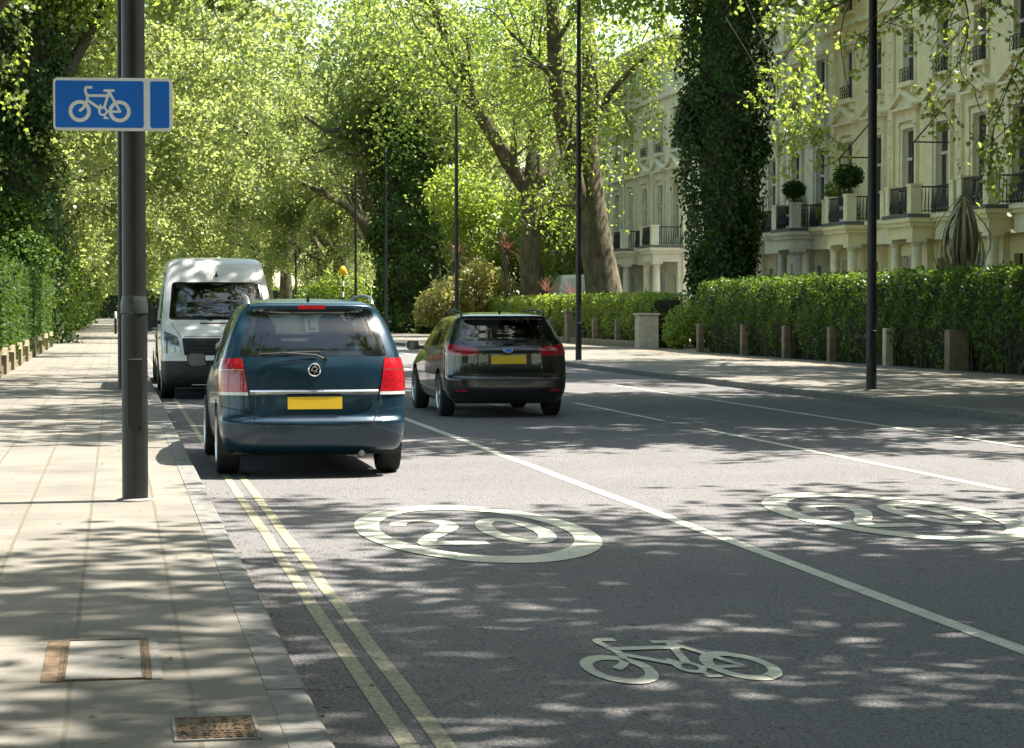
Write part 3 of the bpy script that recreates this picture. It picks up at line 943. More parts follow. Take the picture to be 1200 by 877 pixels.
# ---------------- blue people carrier seen from behind
def people_carrier(loc):
    t = empty('parked_people_carrier', 'dark blue people carrier parked at the kerb with red tail lamps and learner plate', 'car', loc)
    B = 'teal_paint'
    rows = [  # z hero, mid, other; y hero, other; half width; R hero, R other
        (.20, .20, .20, .30, 4.20, .77, .28, .5), (.275, .24, .24, .07, 4.40, .845, .30, .55), (.40, .40, .42, .00, 4.46, .885, .34, .6), (.51, .52, .54, -.005, 4.46, .897, .34, .6),
        (.56, .58, .60, .045, 4.44, .899, .33, .6), (.78, .78, .70, .075, 4.36, .902, .33, .6), (.98, .92, .84, .10, 4.05, .89, .32, .6), (1.09, 1.02, .99, .135, 3.50, .862, .31, .5),
        (1.30, 1.28, 1.26, .245, 2.98, .79, .26, .4), (1.50, 1.50, 1.50, .375, 2.42, .685, .22, .3), (1.565, 1.575, 1.555, .37, 2.28, .615, .20, .28), (1.60, 1.615, 1.58, .50, 2.15, .50, .16, .2),
        (1.612, 1.632, 1.59, .75, 2.0, .28, .10, .1), (1.618, 1.637, 1.592, 1.0, 1.9, 0.0, 0, 0)]
    bm = car_shell(rows)
    rear = lambda c, n: c.y < 0.62 and n.y < -0.12
    side = lambda c, n: abs(c.x) > 0.45 and abs(n.x) > 0.35
    # rear window: black frit and the clear glass within
    outer = rpoly([(-.715, 1.105), (.715, 1.105), (.585, 1.532), (-.585, 1.532)], .05)
    inner = rpoly([(-.60, 1.155), (.60, 1.155), (.52, 1.488), (-.52, 1.488)], .06)
    g = carve(bm, inner, (0, 2), rear)
    win = split_off(bm, g, 'rear_window', 'car_glass', t, -0.002)
    g = carve(bm, outer, (0, 2), rear)
    split_off(bm, g, 'window_surround', 'gloss_black', t, 0.0015)
    # tail lamps wrap the corners
    lamp_sel = lambda c, n: c.y < 0.40
    for s in (-1, 1):
        for (za, zb, m_, nm) in ((.988, 1.085, 'red_lens', 'tail_lamp'), (.872, .980, 'red_lens' if s > 0 else 'pink_lens', 'tail_lamp'), (.785, .869, 'red_lens', 'tail_lamp'), (.755, .782, 'clear_lens', 'reversing_lamp')):
            def xi(z): return s * (.628 + (z - .76) * .17)
            top = zb; p = [(xi(za), za), (s * .96, za), (s * .96, zb), (xi(zb), zb)]
            if s < 0: p.reverse()
            g = carve(bm, p, (0, 2), lamp_sel)
            # trim the lamp at a slanted front edge in side view
            ymax = .40
            split_off(bm, g, nm, m_, t, 0.010, 0.03)
        p = [(s * .628, .755), (s * .96, .755), (s * .96, 1.085), (s * .683, 1.085)]
        if s < 0: p.reverse()
        split_off(bm, carve(bm, p, (0, 2), lamp_sel), 'lamp_divider', 'clear_lens', t, 0.004)
    # shut lines: tailgate, bumper, doors
    seam(bm, [(-.625, .755), (-.585, .56), (-.545, .50), (0, .488), (.545, .50), (.585, .56), (.625, .755)], .010, (0, 2), rear)
    for s in (-1, 1):
        seam(bm, [(s * .66, .94), (s * .715, 1.10)], .008, (0, 2), rear)
        seam(bm, [(s * .60, .60), (s * .93, .66)], .007, (0, 2), lambda c, n: c.y < .3)
    sg = [rpoly([(.62, 1.07), (1.28, 1.03), (1.28, 1.46), (.86, 1.47)], .05), rpoly([(1.36, 1.03), (2.10, 1.02), (2.10, 1.48), (1.36, 1.47)], .04), rpoly([(2.18, 1.02), (3.25, 1.0), (2.75, 1.38), (2.18, 1.48)], .04)]
    for p in sg:
        for s in (-1, 1):
            g = carve(bm, p, (1, 2), lambda c, n: side(c, n) and c.x * s > 0)
            split_off(bm, g, 'side_window', 'privacy_glass', t, -0.002)
    ws = rpoly([(-.70, 1.04), (.70, 1.04), (.58, 1.50), (-.58, 1.50)], .05)
    g = carve(bm, ws, (0, 2), lambda c, n: c.y > 2.0 and n.y > 0.12)
    split_off(bm, g, 'windscreen', 'car_glass', t, -0.002)
    for ln in ([(1.32, .35), (1.32, 1.5)], [(2.14, .32), (2.14, 1.5)], [(3.22, .42), (3.25, 1.0)], [(1.32, .33), (3.2, .33)]):
        seam(bm, ln, .008, (1, 2), side)
    wheel_arches(bm, t, (.83, 3.53), .33, .375, .9)
    finish_body(bm, 'body', [B, 'gap_shade'], t)
    MB().box(-.76, .76, .30, 4.2, .21, .27).build('underbody', 'black_plastic', t)
    MB().box(-.80, .80, .75, 3.3, .3, .86).build('cabin_floor', 'black_plastic', t)
    for s in (-1, 1):
        wheel(t, s * .79, .83, .325, .215, s); wheel(t, s * .79, 3.53, .325, .215, s)
    for x in (-.40, .40):
        headrest_seat(t, x, 1.15 + .3, .84, .5, True, .36)
    headrest_seat(t, 0, 1.45, .84, .3, False, .34)
    for x in (-.38, .38): headrest_seat(t, x, 2.3, .84, .5, True, .42)
    # chrome strip, plate, badge, handle
    bar = MB(); n = 24
    for i in range(n):
        x0 = -.615 + 1.23 * i / n; x1 = -.615 + 1.23 * (i + 1) / n
        def yy(x): return .068 + .33 * (1 - (1 - (abs(x) / .9) ** 3.2) ** (1 / 3.2)) - .014
        bar.add([(x0, yy(x0) + .01, .757), (x1, yy(x1) + .01, .757), (x1, yy(x1) - .008, .77), (x0, yy(x0) - .008, .77), (x0, yy(x0) - .008, .788), (x1, yy(x1) - .008, .788), (x1, yy(x1) + .012, .803), (x0, yy(x0) + .012, .803)],
                [(0, 1, 2, 3), (3, 2, 5, 4), (4, 5, 6, 7)])
    bar.build('chrome_strip', 'chrome', t, smooth=True, fix=False)
    plate(t, 0, .045, .685, tilt=R(-6))
    bd = MB().lathe([(.062, 0.0), (.062, -.010), (.056, -.014), (.050, -.010), (.050, 0.0)], (0, .085, .985), 28, 'y').build('badge', 'chrome', t, smooth=True)
    em = MB()
    for k, q in enumerate(ribbon2d(catmull([(-.034, -.008), (-.012, .024), (.012, .022), (.030, .006), (.010, -.006), (.024, -.022)], 4), .009) + ribbon2d([(-.03, -.012), (-.008, -.004), (.002, -.036)], .008) + ribbon2d([(-.012, .03), (.0, .038), (.02, .034)], .007)):
        em.prism([tuple(p) for p in q], lambda u, v, w: (u, .0735 - w - k * 1e-5, .985 + v), 0, .004)
    em.build('emblem', 'chrome', bd)
    # wiper
    wp = MB()
    def wy(z): return .128 + (z - 1.09) * .52 - .03
    wp.tube([(.10, wy(1.075), 1.075), (.02, wy(1.11) - .02, 1.115), (-.32, wy(1.135) - .012, 1.14)], [.016, .012, .008], 8)
    wp.tube([(-.52, wy(1.128), 1.13), (.06, wy(1.15), 1.15)], [.007, .009], 6)
    wp.lathe([(.022, .012), (.022, -.018)], (.10, wy(1.075), 1.075), 14, 'y')
    wp.build('rear_wiper', 'black_plastic', t, smooth=True)
    # high brake lamp on the spoiler, aerial, roof rails
    MB().prism([(-.135, 1.536), (.135, 1.536), (.125, 1.572), (-.125, 1.572)], lambda u, v, w: (u, .372 - w + (v - 1.536) * .15, v), -.02, .006).build('brake_lamp', 'red_lens', t)
    MB().tube([(0, .78, 1.605), (0, .76, 1.64), (-.005, .70, 1.70)], [.022, .010, .004], 8).build('aerial', 'black_plastic', t, smooth=True)
    for s in (-1, 1):
        pa = [(s * .60, .50, 1.575), (s * .605, .56, 1.615), (s * .605, .75, 1.645), (s * .60, 1.4, 1.665), (s * .575, 2.1, 1.63), (s * .565, 2.25, 1.57)]
        MB().tube(catmull(pa, 6), .016, 8).build('roof_rail', 'grey_metal', t, smooth=True)
    for s in (-1, 1): mirror(t, s * .86, 2.86, 1.02, s, 'black_plastic', 'lead_grey', big=.95)
    # learner plate inside the rear window
    def wq(x, z): return (x, .155 + (z - 1.09) * .62 + .03, z)
    lp_ = MB().prism([(-.065, 1.325), (.065, 1.325), (.065, 1.455), (-.065, 1.455)], lambda u, v, w: (u + .0, wq(0, v)[1] - w, v), 0, .002)
    pn = lp_.build('learner_plate', 'sign_white', t)
    LL = MB()
    LL.prism([(-.035, 1.345), (-.012, 1.345), (-.012, 1.44), (-.035, 1.44)], lambda u, v, w: (u, wq(0, v)[1] - w, v), .003, .004)
    LL.prism([(-.0118, 1.345), (.04, 1.345), (.04, 1.368), (-.0118, 1.368)], lambda u, v, w: (u, wq(0, v)[1] - w, v), .003, .004)
    LL.build('letter', 'learner_red', pn)
    MB().tube([(.45, .25, .22), (.45, .06, .225)], .028, 12).build('exhaust_pipe', 'grey_metal', t, smooth=True)
    t.scale = (.95, 1, 1)
    return t
people_carrier((1.78, 20.05, 0.0))

# ---------------- estate car (shared by the black one, the white one and the dark one)
def estate_car(name, label, loc, rz=0.0, paint='black_car_paint', zs=1.0, tall=0.0, glass='privacy_glass', badge=True):
    t = empty(name, label, 'car', loc, rz)
    k = tall
    rows = [
        (.20, .19, .20, .22, 4.25, .77, .28, .5), (.29, .24, .24, .06, 4.46, .85, .32, .6), (.42, .40, .40, .00, 4.54, .895, .36, .65), (.56, .56, .54, .00, 4.55, .908, .36, .65),
        (.60, .60, .58, .04, 4.53, .911, .35, .65), (.78, .76, .66, .065, 4.46, .908, .35, .65), (.93, .88 + k * .3, .80, .07, 4.12, .895, .35, .65), (1.06 + k * .6, .98 + k * .5, .95 + k * .3, .14, 3.55, .862, .33, .5),
        (1.22 + k * .8, 1.20 + k * .8, 1.18 + k * .8, .30, 2.98, .79, .28, .4), (1.40 + k, 1.40 + k, 1.40 + k, .47, 2.40, .685, .24, .3), (1.435 + k, 1.445 + k, 1.43 + k, .40, 2.26, .635, .22, .28), (1.46 + k, 1.475 + k, 1.45 + k, .52, 2.1, .52, .16, .2),
        (1.475 + k, 1.49 + k, 1.46 + k, .75, 2.0, .30, .10, .1), (1.48 + k, 1.495 + k, 1.465 + k, 1.0, 1.9, 0.0, 0, 0)]
    bm = car_shell(rows, 150, 96)
    rear = lambda c, n: c.y < 0.66 and n.y < -0.12
    side = lambda c, n: abs(c.x) > 0.45 and abs(n.x) > 0.35
    z0, z1 = 1.07 + k * .65, 1.415 + k
    g = carve(bm, rpoly([(-.56, z0 + .045), (.56, z0 + .045), (.50, z1 - .03), (-.50, z1 - .03)], .06), (0, 2), rear)
    split_off(bm, g, 'rear_window', 'car_glass', t, -0.002)
    g = carve(bm, rpoly([(-.69, z0), (.69, z0), (.575, z1), (-.575, z1)], .05), (0, 2), rear)
    split_off(bm, g, 'window_surround', 'gloss_black', t, 0.001)
    for s in (-1, 1):
        p = rpoly([(s * .435, .905), (s * .60, .875), (s * .97, .895), (s * .97, 1.055), (s * .80, 1.035), (s * .455, .985)], .02, 3)
        if s < 0: p.reverse()
        g = carve(bm, p, (0, 2), lambda c, n: c.y < .52)
        split_off(bm, g, 'tail_lamp', 'red_lens', t, 0.008, 0.03)
        p = [(s * .60, .375), (s * .76, .375), (s * .78, .41), (s * .62, .405)]
        if s < 0: p.reverse()
        g = carve(bm, p, (0, 2), lambda c, n: c.y < .5)
        split_off(bm, g, 'reflector', 'red_lens', t, 0.003)
        seam(bm, [(s * .50, .88), (s * .52, .70), (s * .50, .60)], .008, (0, 2), rear)
        seam(bm, [(s * .60, 1.02), (s * .69, 1.09)], .007, (0, 2), rear)
        seam(bm, [(s * .50, .60), (s * .93, .61)], .008, (0, 2), lambda c, n: c.y < .4)
    seam(bm, [(-.50, .60), (.50, .60)], .009, (0, 2), rear)
    kk = k
    for p in (rpoly([(.72, 1.06 + kk * .6), (1.22, 1.02 + kk * .6), (1.22, 1.375 + kk), (.98, 1.365 + kk)], .05), rpoly([(1.30, 1.02 + kk * .6), (2.08, .99 + kk * .6), (2.08, 1.395 + kk), (1.30, 1.38 + kk)], .04), rpoly([(2.16, .99 + kk * .6), (3.2, .97 + kk * .5), (2.72, 1.28 + kk), (2.16, 1.395 + kk)], .04)):
        for s in (-1, 1):
            g = carve(bm, p, (1, 2), lambda c, n: side(c, n) and c.x * s > 0)
            split_off(bm, g, 'side_window', glass, t, -0.002)
    g = carve(bm, rpoly([(-.70, 1.0 + kk * .4), (.70, 1.0 + kk * .4), (.58, 1.40 + kk), (-.58, 1.40 + kk)], .05), (0, 2), lambda c, n: c.y > 2.0 and n.y > 0.12)
    split_off(bm, g, 'windscreen', 'car_glass', t, -0.002)
    for ln in ([(1.26, .35), (1.26, 1.4 + kk)], [(2.12, .32), (2.12, 1.4 + kk)], [(3.2, .42), (3.22, .98)], [(1.26, .33), (3.2, .33)]):
        seam(bm, ln, .008, (1, 2), side)
    # number plate recess darker gap and lower black valance
    g = carve(bm, rpoly([(-.55, .285), (.55, .285), (.50, .37), (-.50, .37)], .03), (0, 2), lambda c, n: c.y < .4)
    split_off(bm, g, 'valance', 'black_plastic', t, 0.001)
    for s in (-1, 1):
        p = [(s * .62, .86), (s * .95, .86)]
    g = carve(bm, rpoly([(-.80, .62), (-.54, .62), (-.54, .80), (-.80, .80)], .03), (0, 2), lambda c, n: c.y > 4.0 and n.y > .1)
    split_off(bm, g, 'headlight', 'headlight_lens', t, 0.004)
    g = carve(bm, rpoly([(.54, .62), (.80, .62), (.80, .80), (.54, .80)], .03), (0, 2), lambda c, n: c.y > 4.0 and n.y > .1)
    split_off(bm, g, 'headlight', 'headlight_lens', t, 0.004)
    g = carve(bm, rpoly([(-.45, .34), (.45, .34), (.50, .56), (-.50, .56)], .05), (0, 2), lambda c, n: c.y > 4.0 and n.y > .1)
    split_off(bm, g, 'grille', 'black_plastic', t, -0.004)
    wheel_arches(bm, t, (.92, 3.57), .325, .37, .905)
    finish_body(bm, 'body', [paint, 'gap_shade'], t)
    MB().box(-.76, .76, .28, 4.2, .20, .26).build('underbody', 'black_plastic', t)
    MB().box(-.80, .80, .8, 3.3, .29, .82).build('cabin_floor', 'black_plastic', t)
    for s in (-1, 1):
        wheel(t, s * .80, .92, .32, .215, s, 5); wheel(t, s * .80, 3.57, .32, .215, s, 5)
    for x in (-.42, .42): headrest_seat(t, x, 1.35, .80, .5, True, .32 + k)
    for x in (-.38, .38): headrest_seat(t, x, 2.3, .80, .5, True, .36 + k)
    plate(t, 0, .052, .825, w=.52, h=.115)
    if badge:
        bd = MB().lathe([(.001, -.008), (.05, -.008), (.056, 0)], (0, 0, 0), 24, 'y').build('badge', 'chrome', t, smooth=True)
        bd.scale = (1.35, 1, .58); bd.location = (0, .075, .955)
        b2 = MB().lathe([(.001, -.011), (.043, -.011), (.043, -.008)], (0, 0, 0), 24, 'y').build('badge_oval', 'sign_blue', bd, smooth=True)
    wp = MB(); wy = lambda z: .14 + (z - 1.06 - k * .6) * .95 - .03
    wp.tube([(0.02, wy(z0 - .01), z0 - .01), (.04, wy(z0 + .03) - .01, z0 + .03), (.34, wy(z0 + .05) - .01, z0 + .05)], [.02, .014, .008], 8)
    wp.bbox(-.06, .1, wy(z0) - .015, wy(z0) + .02, z0 - .03, z0 + .02, .012)
    wp.build('rear_wiper', 'black_plastic', t, smooth=True)
    MB().tube([(0, .82, 1.475 + k), (0, .79, 1.51 + k), (0, .76, 1.525 + k)], [.022, .014, .006], 8).build('aerial', 'black_plastic', t, smooth=True)
    for s in (-1, 1):
        pa = [(s * .615, .56, 1.445 + k), (s * .62, .64, 1.485 + k), (s * .62, .85, 1.51 + k), (s * .615, 1.5, 1.525 + k), (s * .59, 2.1, 1.49 + k), (s * .575, 2.25, 1.43 + k)]
        MB().tube(catmull(pa, 6), .016, 8).build('roof_rail', 'grey_metal' if paint != 'black_car_paint' else 'black_plastic', t, smooth=True)
        mirror(t, s * .87, 2.86, .99 + k * .5, s, paint if paint != 'white_car_paint' else 'black_plastic', 'gloss_black', big=.95)
    return t
estate_car('black_estate_car', 'black estate car with red tail lamps driving away in the middle lane', (5.46, 30.75, 0.0)).scale = (.965, 1, 1)
estate_car('dark_parked_car', 'dark tall car parked against the kerb just beyond the white van', (1.73, 46.2, 0.0), paint='black_car_paint', tall=.28, badge=False)
estate_car('white_parked_car', 'distant white car at the far kerb, mostly hidden by the blue car', (10.5, 97.0, 0.0), PI, paint='white_car_paint', badge=False)

# ---------------- white panel van facing the camera
def panel_van(label, loc, rz=0.0, scale=1.0):
    t = empty('white_panel_van', label, 'van', loc, rz)
    rows = [
        (.20, .22, .22, .22, 5.75, .86, .28, .2), (.27, .25, .25, .06, 5.85, .935, .34, .2), (.45, .45, .45, .00, 5.9, .965, .38, .2), (.66, .66, .66, .015, 5.9, .975, .38, .2),
        (.70, .70, .70, .05, 5.9, .978, .37, .2), (.98, 1.0, 1.0, .085, 5.9, .985, .38, .2), (1.10, 1.12, 1.12, .16, 5.9, .985, .40, .2), (1.22, 1.25, 1.25, .42, 5.9, .985, .40, .2),
        (1.36, 1.40, 1.40, .74, 5.9, .975, .36, .2), (1.70, 1.72, 1.72, .98, 5.88, .935, .34, .2), (2.0, 2.0, 2.0, 1.22, 5.86, .895, .32, .2), (2.14, 2.16, 2.16, 1.36, 5.84, .868, .34, .2),
        (2.33, 2.36, 2.36, 1.60, 5.80, .835, .30, .25), (2.43, 2.45, 2.45, 1.85, 5.7, .73, .25, .3), (2.458, 2.485, 2.485, 2.3, 5.5, .42, .2, .2), (2.465, 2.495, 2.495, 2.8, 5.3, 0, 0, 0)]
    bm = car_shell(rows, 170, 110)
    fr = lambda c, n: c.y < 1.75 and n.y < -0.1
    side = lambda c, n: abs(c.x) > 0.6 and abs(n.x) > 0.5
    g = carve(bm, rpoly([(-.79, 1.395), (.79, 1.395), (.735, 1.985), (-.735, 1.985)], .05), (0, 2), fr)
    split_off(bm, g, 'windscreen', 'van_glass', t, -0.004)
    g = carve(bm, rpoly([(-.84, 1.355), (.84, 1.355), (.775, 2.015), (-.775, 2.015)], .06), (0, 2), fr)
    split_off(bm, g, 'windscreen_surround', 'gloss_black', t, 0.0)
    # black bumper, grille, headlamps
    g = carve(bm, [(-1.05, .17), (1.05, .17), (1.05, .655), (.55, .655), (.47, .60), (-.47, .60), (-.55, .655), (-1.05, .655)], (0, 2), lambda c, n: c.y < .42)
    bump = split_off(bm, g, 'bumper', 'black_plastic', t, 0.006, 0.03)
    g = carve(bm, rpoly([(-.60, .75), (.60, .75), (.64, 1.045), (-.64, 1.045)], .03), (0, 2), fr)
    split_off(bm, g, 'grille', 'black_plastic', t, -0.01, -0.0)
    for s in (-1, 1):
        p = rpoly([(s * .655, .80), (s * .93, .79), (s * .955, 1.06), (s * .93, 1.17), (s * .70, 1.06)], .03)
        if s < 0: p.reverse()
        g = carve(bm, p, (0, 2), lambda c, n: c.y < .7)
        split_off(bm, g, 'headlight', 'headlight_lens', t, 0.004, 0.02)
        g = carve(bm, rpoly([(.95, 1.38), (1.95, 1.38), (1.95, 1.95), (1.42, 1.95)], .05), (1, 2), lambda c, n: side(c, n) and c.x * s > 0)
        split_off(bm, g, 'side_window', 'van_glass', t, -0.003)
        seam(bm, [(s * .66, 1.06), (s * .80, 1.30)], .010, (0, 2), fr)
    for ln in ([(2.05, .45), (2.05, 2.1)], [(.95, .9), (.95, 1.36)], [(3.4, .4), (3.4, 2.2)], [(1.9, .42), (5.7, .42)]):
        seam(bm, ln, .010, (1, 2), side)
    seam(bm, [(-.60, 1.075), (.60, 1.075)], .010, (0, 2), fr)
    seam(bm, [(-.30, 1.295), (.55, 1.295), (.62, 1.285)], .026, (0, 2), fr)
    wheel_arches(bm, t, (1.0, 4.65), .34, .40, .975)
    finish_body(bm, 'body', ['white_car_paint', 'gap_shade'], t)
    MB().box(-.85, .85, .30, 5.6, .21, .28).build('underbody', 'black_plastic', t)
    MB().box(-.86, .86, .86, 1.55, .3, 1.36).build('dashboard', 'black_plastic', t)
    MB().box(-.88, .88, 2.5, 2.53, .3, 2.2).build('bulkhead', 'seat_fabric', t)
    for x in (-.48, .1, .5): headrest_seat(t, x, 2.2, 1.0, .46, True, .6)
    for s in (-1, 1):
        wheel(t, s * .86, 1.0, .345, .22, s, 6, 'grey_metal'); wheel(t, s * .86, 4.65, .345, .22, s, 6, 'grey_metal')
    sl = MB()
    for k in range(4): sl.box(-.60, .60, .055, .075, .785 + k * .07, .80 + k * .07)
    sl.build('grille_slats', 'gloss_black', t)
    bd = MB().lathe([(.085, .0), (.085, -.02), (.078, -.026), (.070, -.02), (.070, -.006)], (0, .06, .905), 28, 'y').build('badge', 'chrome', t, smooth=True)
    em = MB()
    for k, q in enumerate(ribbon2d([(-.042, .05), (-.003, -.012), (.0, -.012)], .012) + ribbon2d([(.042, .05), (.003, -.012)], .012) + ribbon2d([(-.060, .025), (-.028, -.052), (0, .004)], .012) + ribbon2d([(.060, .025), (.028, -.052), (0, .004)], .012)):
        em.prism([tuple(p) for p in q], lambda u, v, w: (u, .042 - w - k * 2e-5, .905 + v), 0, .005)
    em.build('emblem', 'chrome', bd)
    MB().box(-.48, .48, -.012, -.002, .245, .262).build('bumper_trim', 'chrome', t)
    MB().tube([(.0, 1.36, 2.11), (.0, 1.30, 2.155), (.0, 1.36, 2.20)], [.035, .02, .008], 8).build('roof_lamp', 'black_plastic', t, smooth=True)
    for s in (-1, 1):
        m = MB().bbox(min(s * 1.03, s * 1.25), max(s * 1.03, s * 1.25), .98, 1.12, 1.22, 1.62, .05)
        m.box(min(s * .94, s * 1.05), max(s * .94, s * 1.05), 1.02, 1.09, 1.28, 1.34)
        m.build('door_mirror', 'black_plastic', t, smooth=True)
    w = MB()
    w.tube([(-.1, .70, 1.345), (-.62, .76, 1.43)], .009, 6); w.tube([(.62, .70, 1.345), (.1, .74, 1.43)], .009, 6)
    w.build('wiper', 'black_plastic', t)
    t.scale = (scale,) * 3
    return t
VAN = panel_van('white high roof van parked at the near kerb facing the camera', (1.76, 38.1, 0.0))
def paper_pile(loc, label, seed, w):
    rng = random.Random(seed); mb = MB(); n = 12
    for k in range(4):
        cx = rng.uniform(-w, w); cyy = rng.uniform(-.06, .08); a = rng.uniform(0, 3)
        nx, ny = 7, 5; vs = []
        for j in range(ny):
            for i in range(nx):
                u = (i / (nx - 1) - .5) * .40; v = (j / (ny - 1) - .5) * .22
                vs.append((cx + u * math.cos(a) - v * math.sin(a) * .6, cyy + u * math.sin(a) * .5 + v * math.cos(a), .02 + k * .04 + rng.uniform(0, .09)))
        mb.add(vs, [(j * nx + i, j * nx + i + 1, (j + 1) * nx + i + 1, (j + 1) * nx + i) for j in range(ny - 1) for i in range(nx - 1)])
    o = mb.build('papers', 'paper', None, fix=False)
    o.location = loc
    tag(o, label, 'papers')
paper_pile((1.30, 39.18, 1.362), 'crumpled white papers on the kerb side of the white van dashboard', 2, .2)
paper_pile((2.05, 39.18, 1.362), 'crumpled white papers on the road side of the white van dashboard', 5, .25)

# ================================================================== TERRACES
FACADE_X = 27.1
HW = 6.45
FLOORS = (4.55, 8.75, 12.3, 15.3)     # first floor, second floor, third floor, main cornice
def make_house(wall_mat, trim_mat, label, loc):
    """local: facade at x = 0 facing -x, y from 0 to HW, ground z = 0"""
    t = empty('terraced_house', label, 'house', loc, group='stucco houses of the terrace')
    wins = []   # (y0, y1, z0, z1, kind)
    for yc in (1.15, 4.35):
        wins.append((yc - .55, yc + .55, 4.95, 7.70, 'first'))
        wins.append((yc - .52, yc + .52, 9.30, 11.15, 'second'))
        wins.append((yc - .48, yc + .48, 12.55, 13.95, 'third'))
    wins.append((.72, 1.68, .55, 3.15, 'door'))
    wins.append((3.75, 4.95, 1.15, 3.30, 'ground'))
    H = 15.05
    ys = sorted({0, HW} | {w[0] for w in wins} | {w[1] for w in wins}); zs = sorted({0, H} | {w[2] for w in wins} | {w[3] for w in wins})
    mb = MB(); dep = .24
    for i in range(len(ys) - 1):
        for j in range(len(zs) - 1):
            yc, zc = (ys[i] + ys[i + 1]) / 2, (zs[j] + zs[j + 1]) / 2
            if any(w[0] < yc < w[1] and w[2] < zc < w[3] for w in wins): continue
            mb.add([(0, ys[i], zs[j]), (0, ys[i + 1], zs[j]), (0, ys[i + 1], zs[j + 1]), (0, ys[i], zs[j + 1])], [(3, 2, 1, 0)])
    for y0, y1, z0, z1, k in wins:
        mb.add([(0, y0, z0), (0, y1, z0), (0, y1, z1), (0, y0, z1), (dep, y0, z0), (dep, y1, z0), (dep, y1, z1), (dep, y0, z1)],
               [(0, 1, 5, 4), (1, 2, 6, 5), (2, 3, 7, 6), (3, 0, 4, 7)])
    D = 9.0
    mb.add([(0, 0.002, 0), (D, 0.002, 0), (D, 0.002, H), (0, 0.002, H), (0, HW - .002, 0), (D, HW - .002, 0), (D, HW - .002, H), (0, HW - .002, H)],
           [(0, 1, 2, 3), (7, 6, 5, 4), (1, 5, 6, 2), (3, 2, 6, 7)])
    wall = mb.build('wall', wall_mat, t, fix=False)
    rf = MB().prism([(.6, H), (D, H), (D / 2 + .3, H + 2.4)], lambda u, v, w: (u, w, v), .01, HW - .01).build('roof', 'roof_slate', t)
    # windows
    for y0, y1, z0, z1, k in wins:
        if k == 'door':
            d = MB().box(.20, .25, y0, y1, z0, z1 - .5).build('door', 'door_dark', t)
            MB().box(.19, .2, y0, y1, z1 - .49, z1).build('fanlight', 'window_glass', d)
            continue
        f = MB(); b = .07; x0, x1 = .10, .17
        f.box(x0, x1, y0 + .002, y0 + b, z0 + .002, z1 - .002); f.box(x0, x1, y1 - b, y1 - .002, z0 + .002, z1 - .002)
        f.box(x0, x1, y0 + b, y1 - b, z0 + .002, z0 + b); f.box(x0, x1, y0 + b, y1 - b, z1 - b, z1 - .002)
        zm = z0 + (z1 - z0) * (.62 if k == 'first' else .5)
        f.box(x0 - .02, x1 - .003, y0 + b, y1 - b, zm - .05, zm + .05)
        if k in ('first', 'ground'): f.box(x0 + .01, x1 - .006, (y0 + y1) / 2 - .03, (y0 + y1) / 2 + .03, z0 + b, zm - .05)
        fo = f.build('window', 'window_paint', t)
        MB().box(.150, .156, y0 + b, y1 - b, z0 + b, z1 - b).build('pane', 'window_glass', fo)
        if k in ('first', 'second', 'ground'):
            cu = MB(); nn = 10; yb0 = y0 + b; yb1 = y0 + b + (y1 - y0 - 2 * b) * (.42 if k != 'ground' else .98)
            for i in range(nn):
                ya, yc_ = yb0 + (yb1 - yb0) * i / nn, yb0 + (yb1 - yb0) * (i + 1) / nn
                xa, xc = .1465 - .001 * (i % 2), .1465 - .001 * ((i + 1) % 2)
                cu.add([(xa, ya, z0 + b), (xc, yc_, z0 + b), (xc, yc_, z1 - b), (xa, ya, z1 - b)], [(3, 2, 1, 0)])
            cu.build('curtain', 'net_curtain', fo, fix=False)
        # architrave, sill, pediment
        a = MB(); aw = .17 if k == 'first' else .14; pr = -.07
        a.box(pr, -.002, y0 - aw, y0, z0, z1 + aw); a.box(pr, -.002, y1, y1 + aw, z0, z1 + aw); a.box(pr, -.002, y0, y1, z1, z1 + aw)
        if k == 'first':
            for yy in (y0 - aw - .20, y1 + aw + .002):
                a.box(-.13, -.002, yy, yy + .198, z0 - .3, z1 + .1); a.box(-.17, -.002, yy - .03, yy + .228, z1 + .10, z1 + .24)
            a.box(-.15, -.002, y0 - .40, y1 + .40, z1 + .242, z1 + .62)
            a.box(-.34, -.002, y0 - .52, y1 + .52, z1 + .622, z1 + .72)
            a.prism([(y0 - .52, z1 + .722), (y1 + .52, z1 + .722), ((y0 + y1) / 2, z1 + 1.18)], lambda u, v, w: (w, u, v), -.20, -.002)
            for s in (1, -1):
                ym = (y0 + y1) / 2; ye = y0 - .56 if s > 0 else y1 + .56
                q = [(ye, z1 + .724), (ym, z1 + 1.20), (ym, z1 + 1.31), (ye, z1 + .82)]
                if s < 0: q.reverse()
                a.prism(q, lambda u, v, w: (w, u, v), -.36, -.003)
        elif k == 'second':
            a.box(-.22, -.002, y0 - .22, y1 + .22, z1 + .142, z1 + .26)
            a.box(-.24, -.002, y0 - .18, y1 + .18, z0 - .16, z0 - .002)
            for yy in (y0 - .1, y1 - .08): a.box(-.16, -.003, yy, yy + .16, z0 - .42, z0 - .162)
        else:
            a.box(-.16, -.002, y0 - .16, y1 + .16, z0 - .12, z0 - .002)
        a.build('window_surround', trim_mat, t)
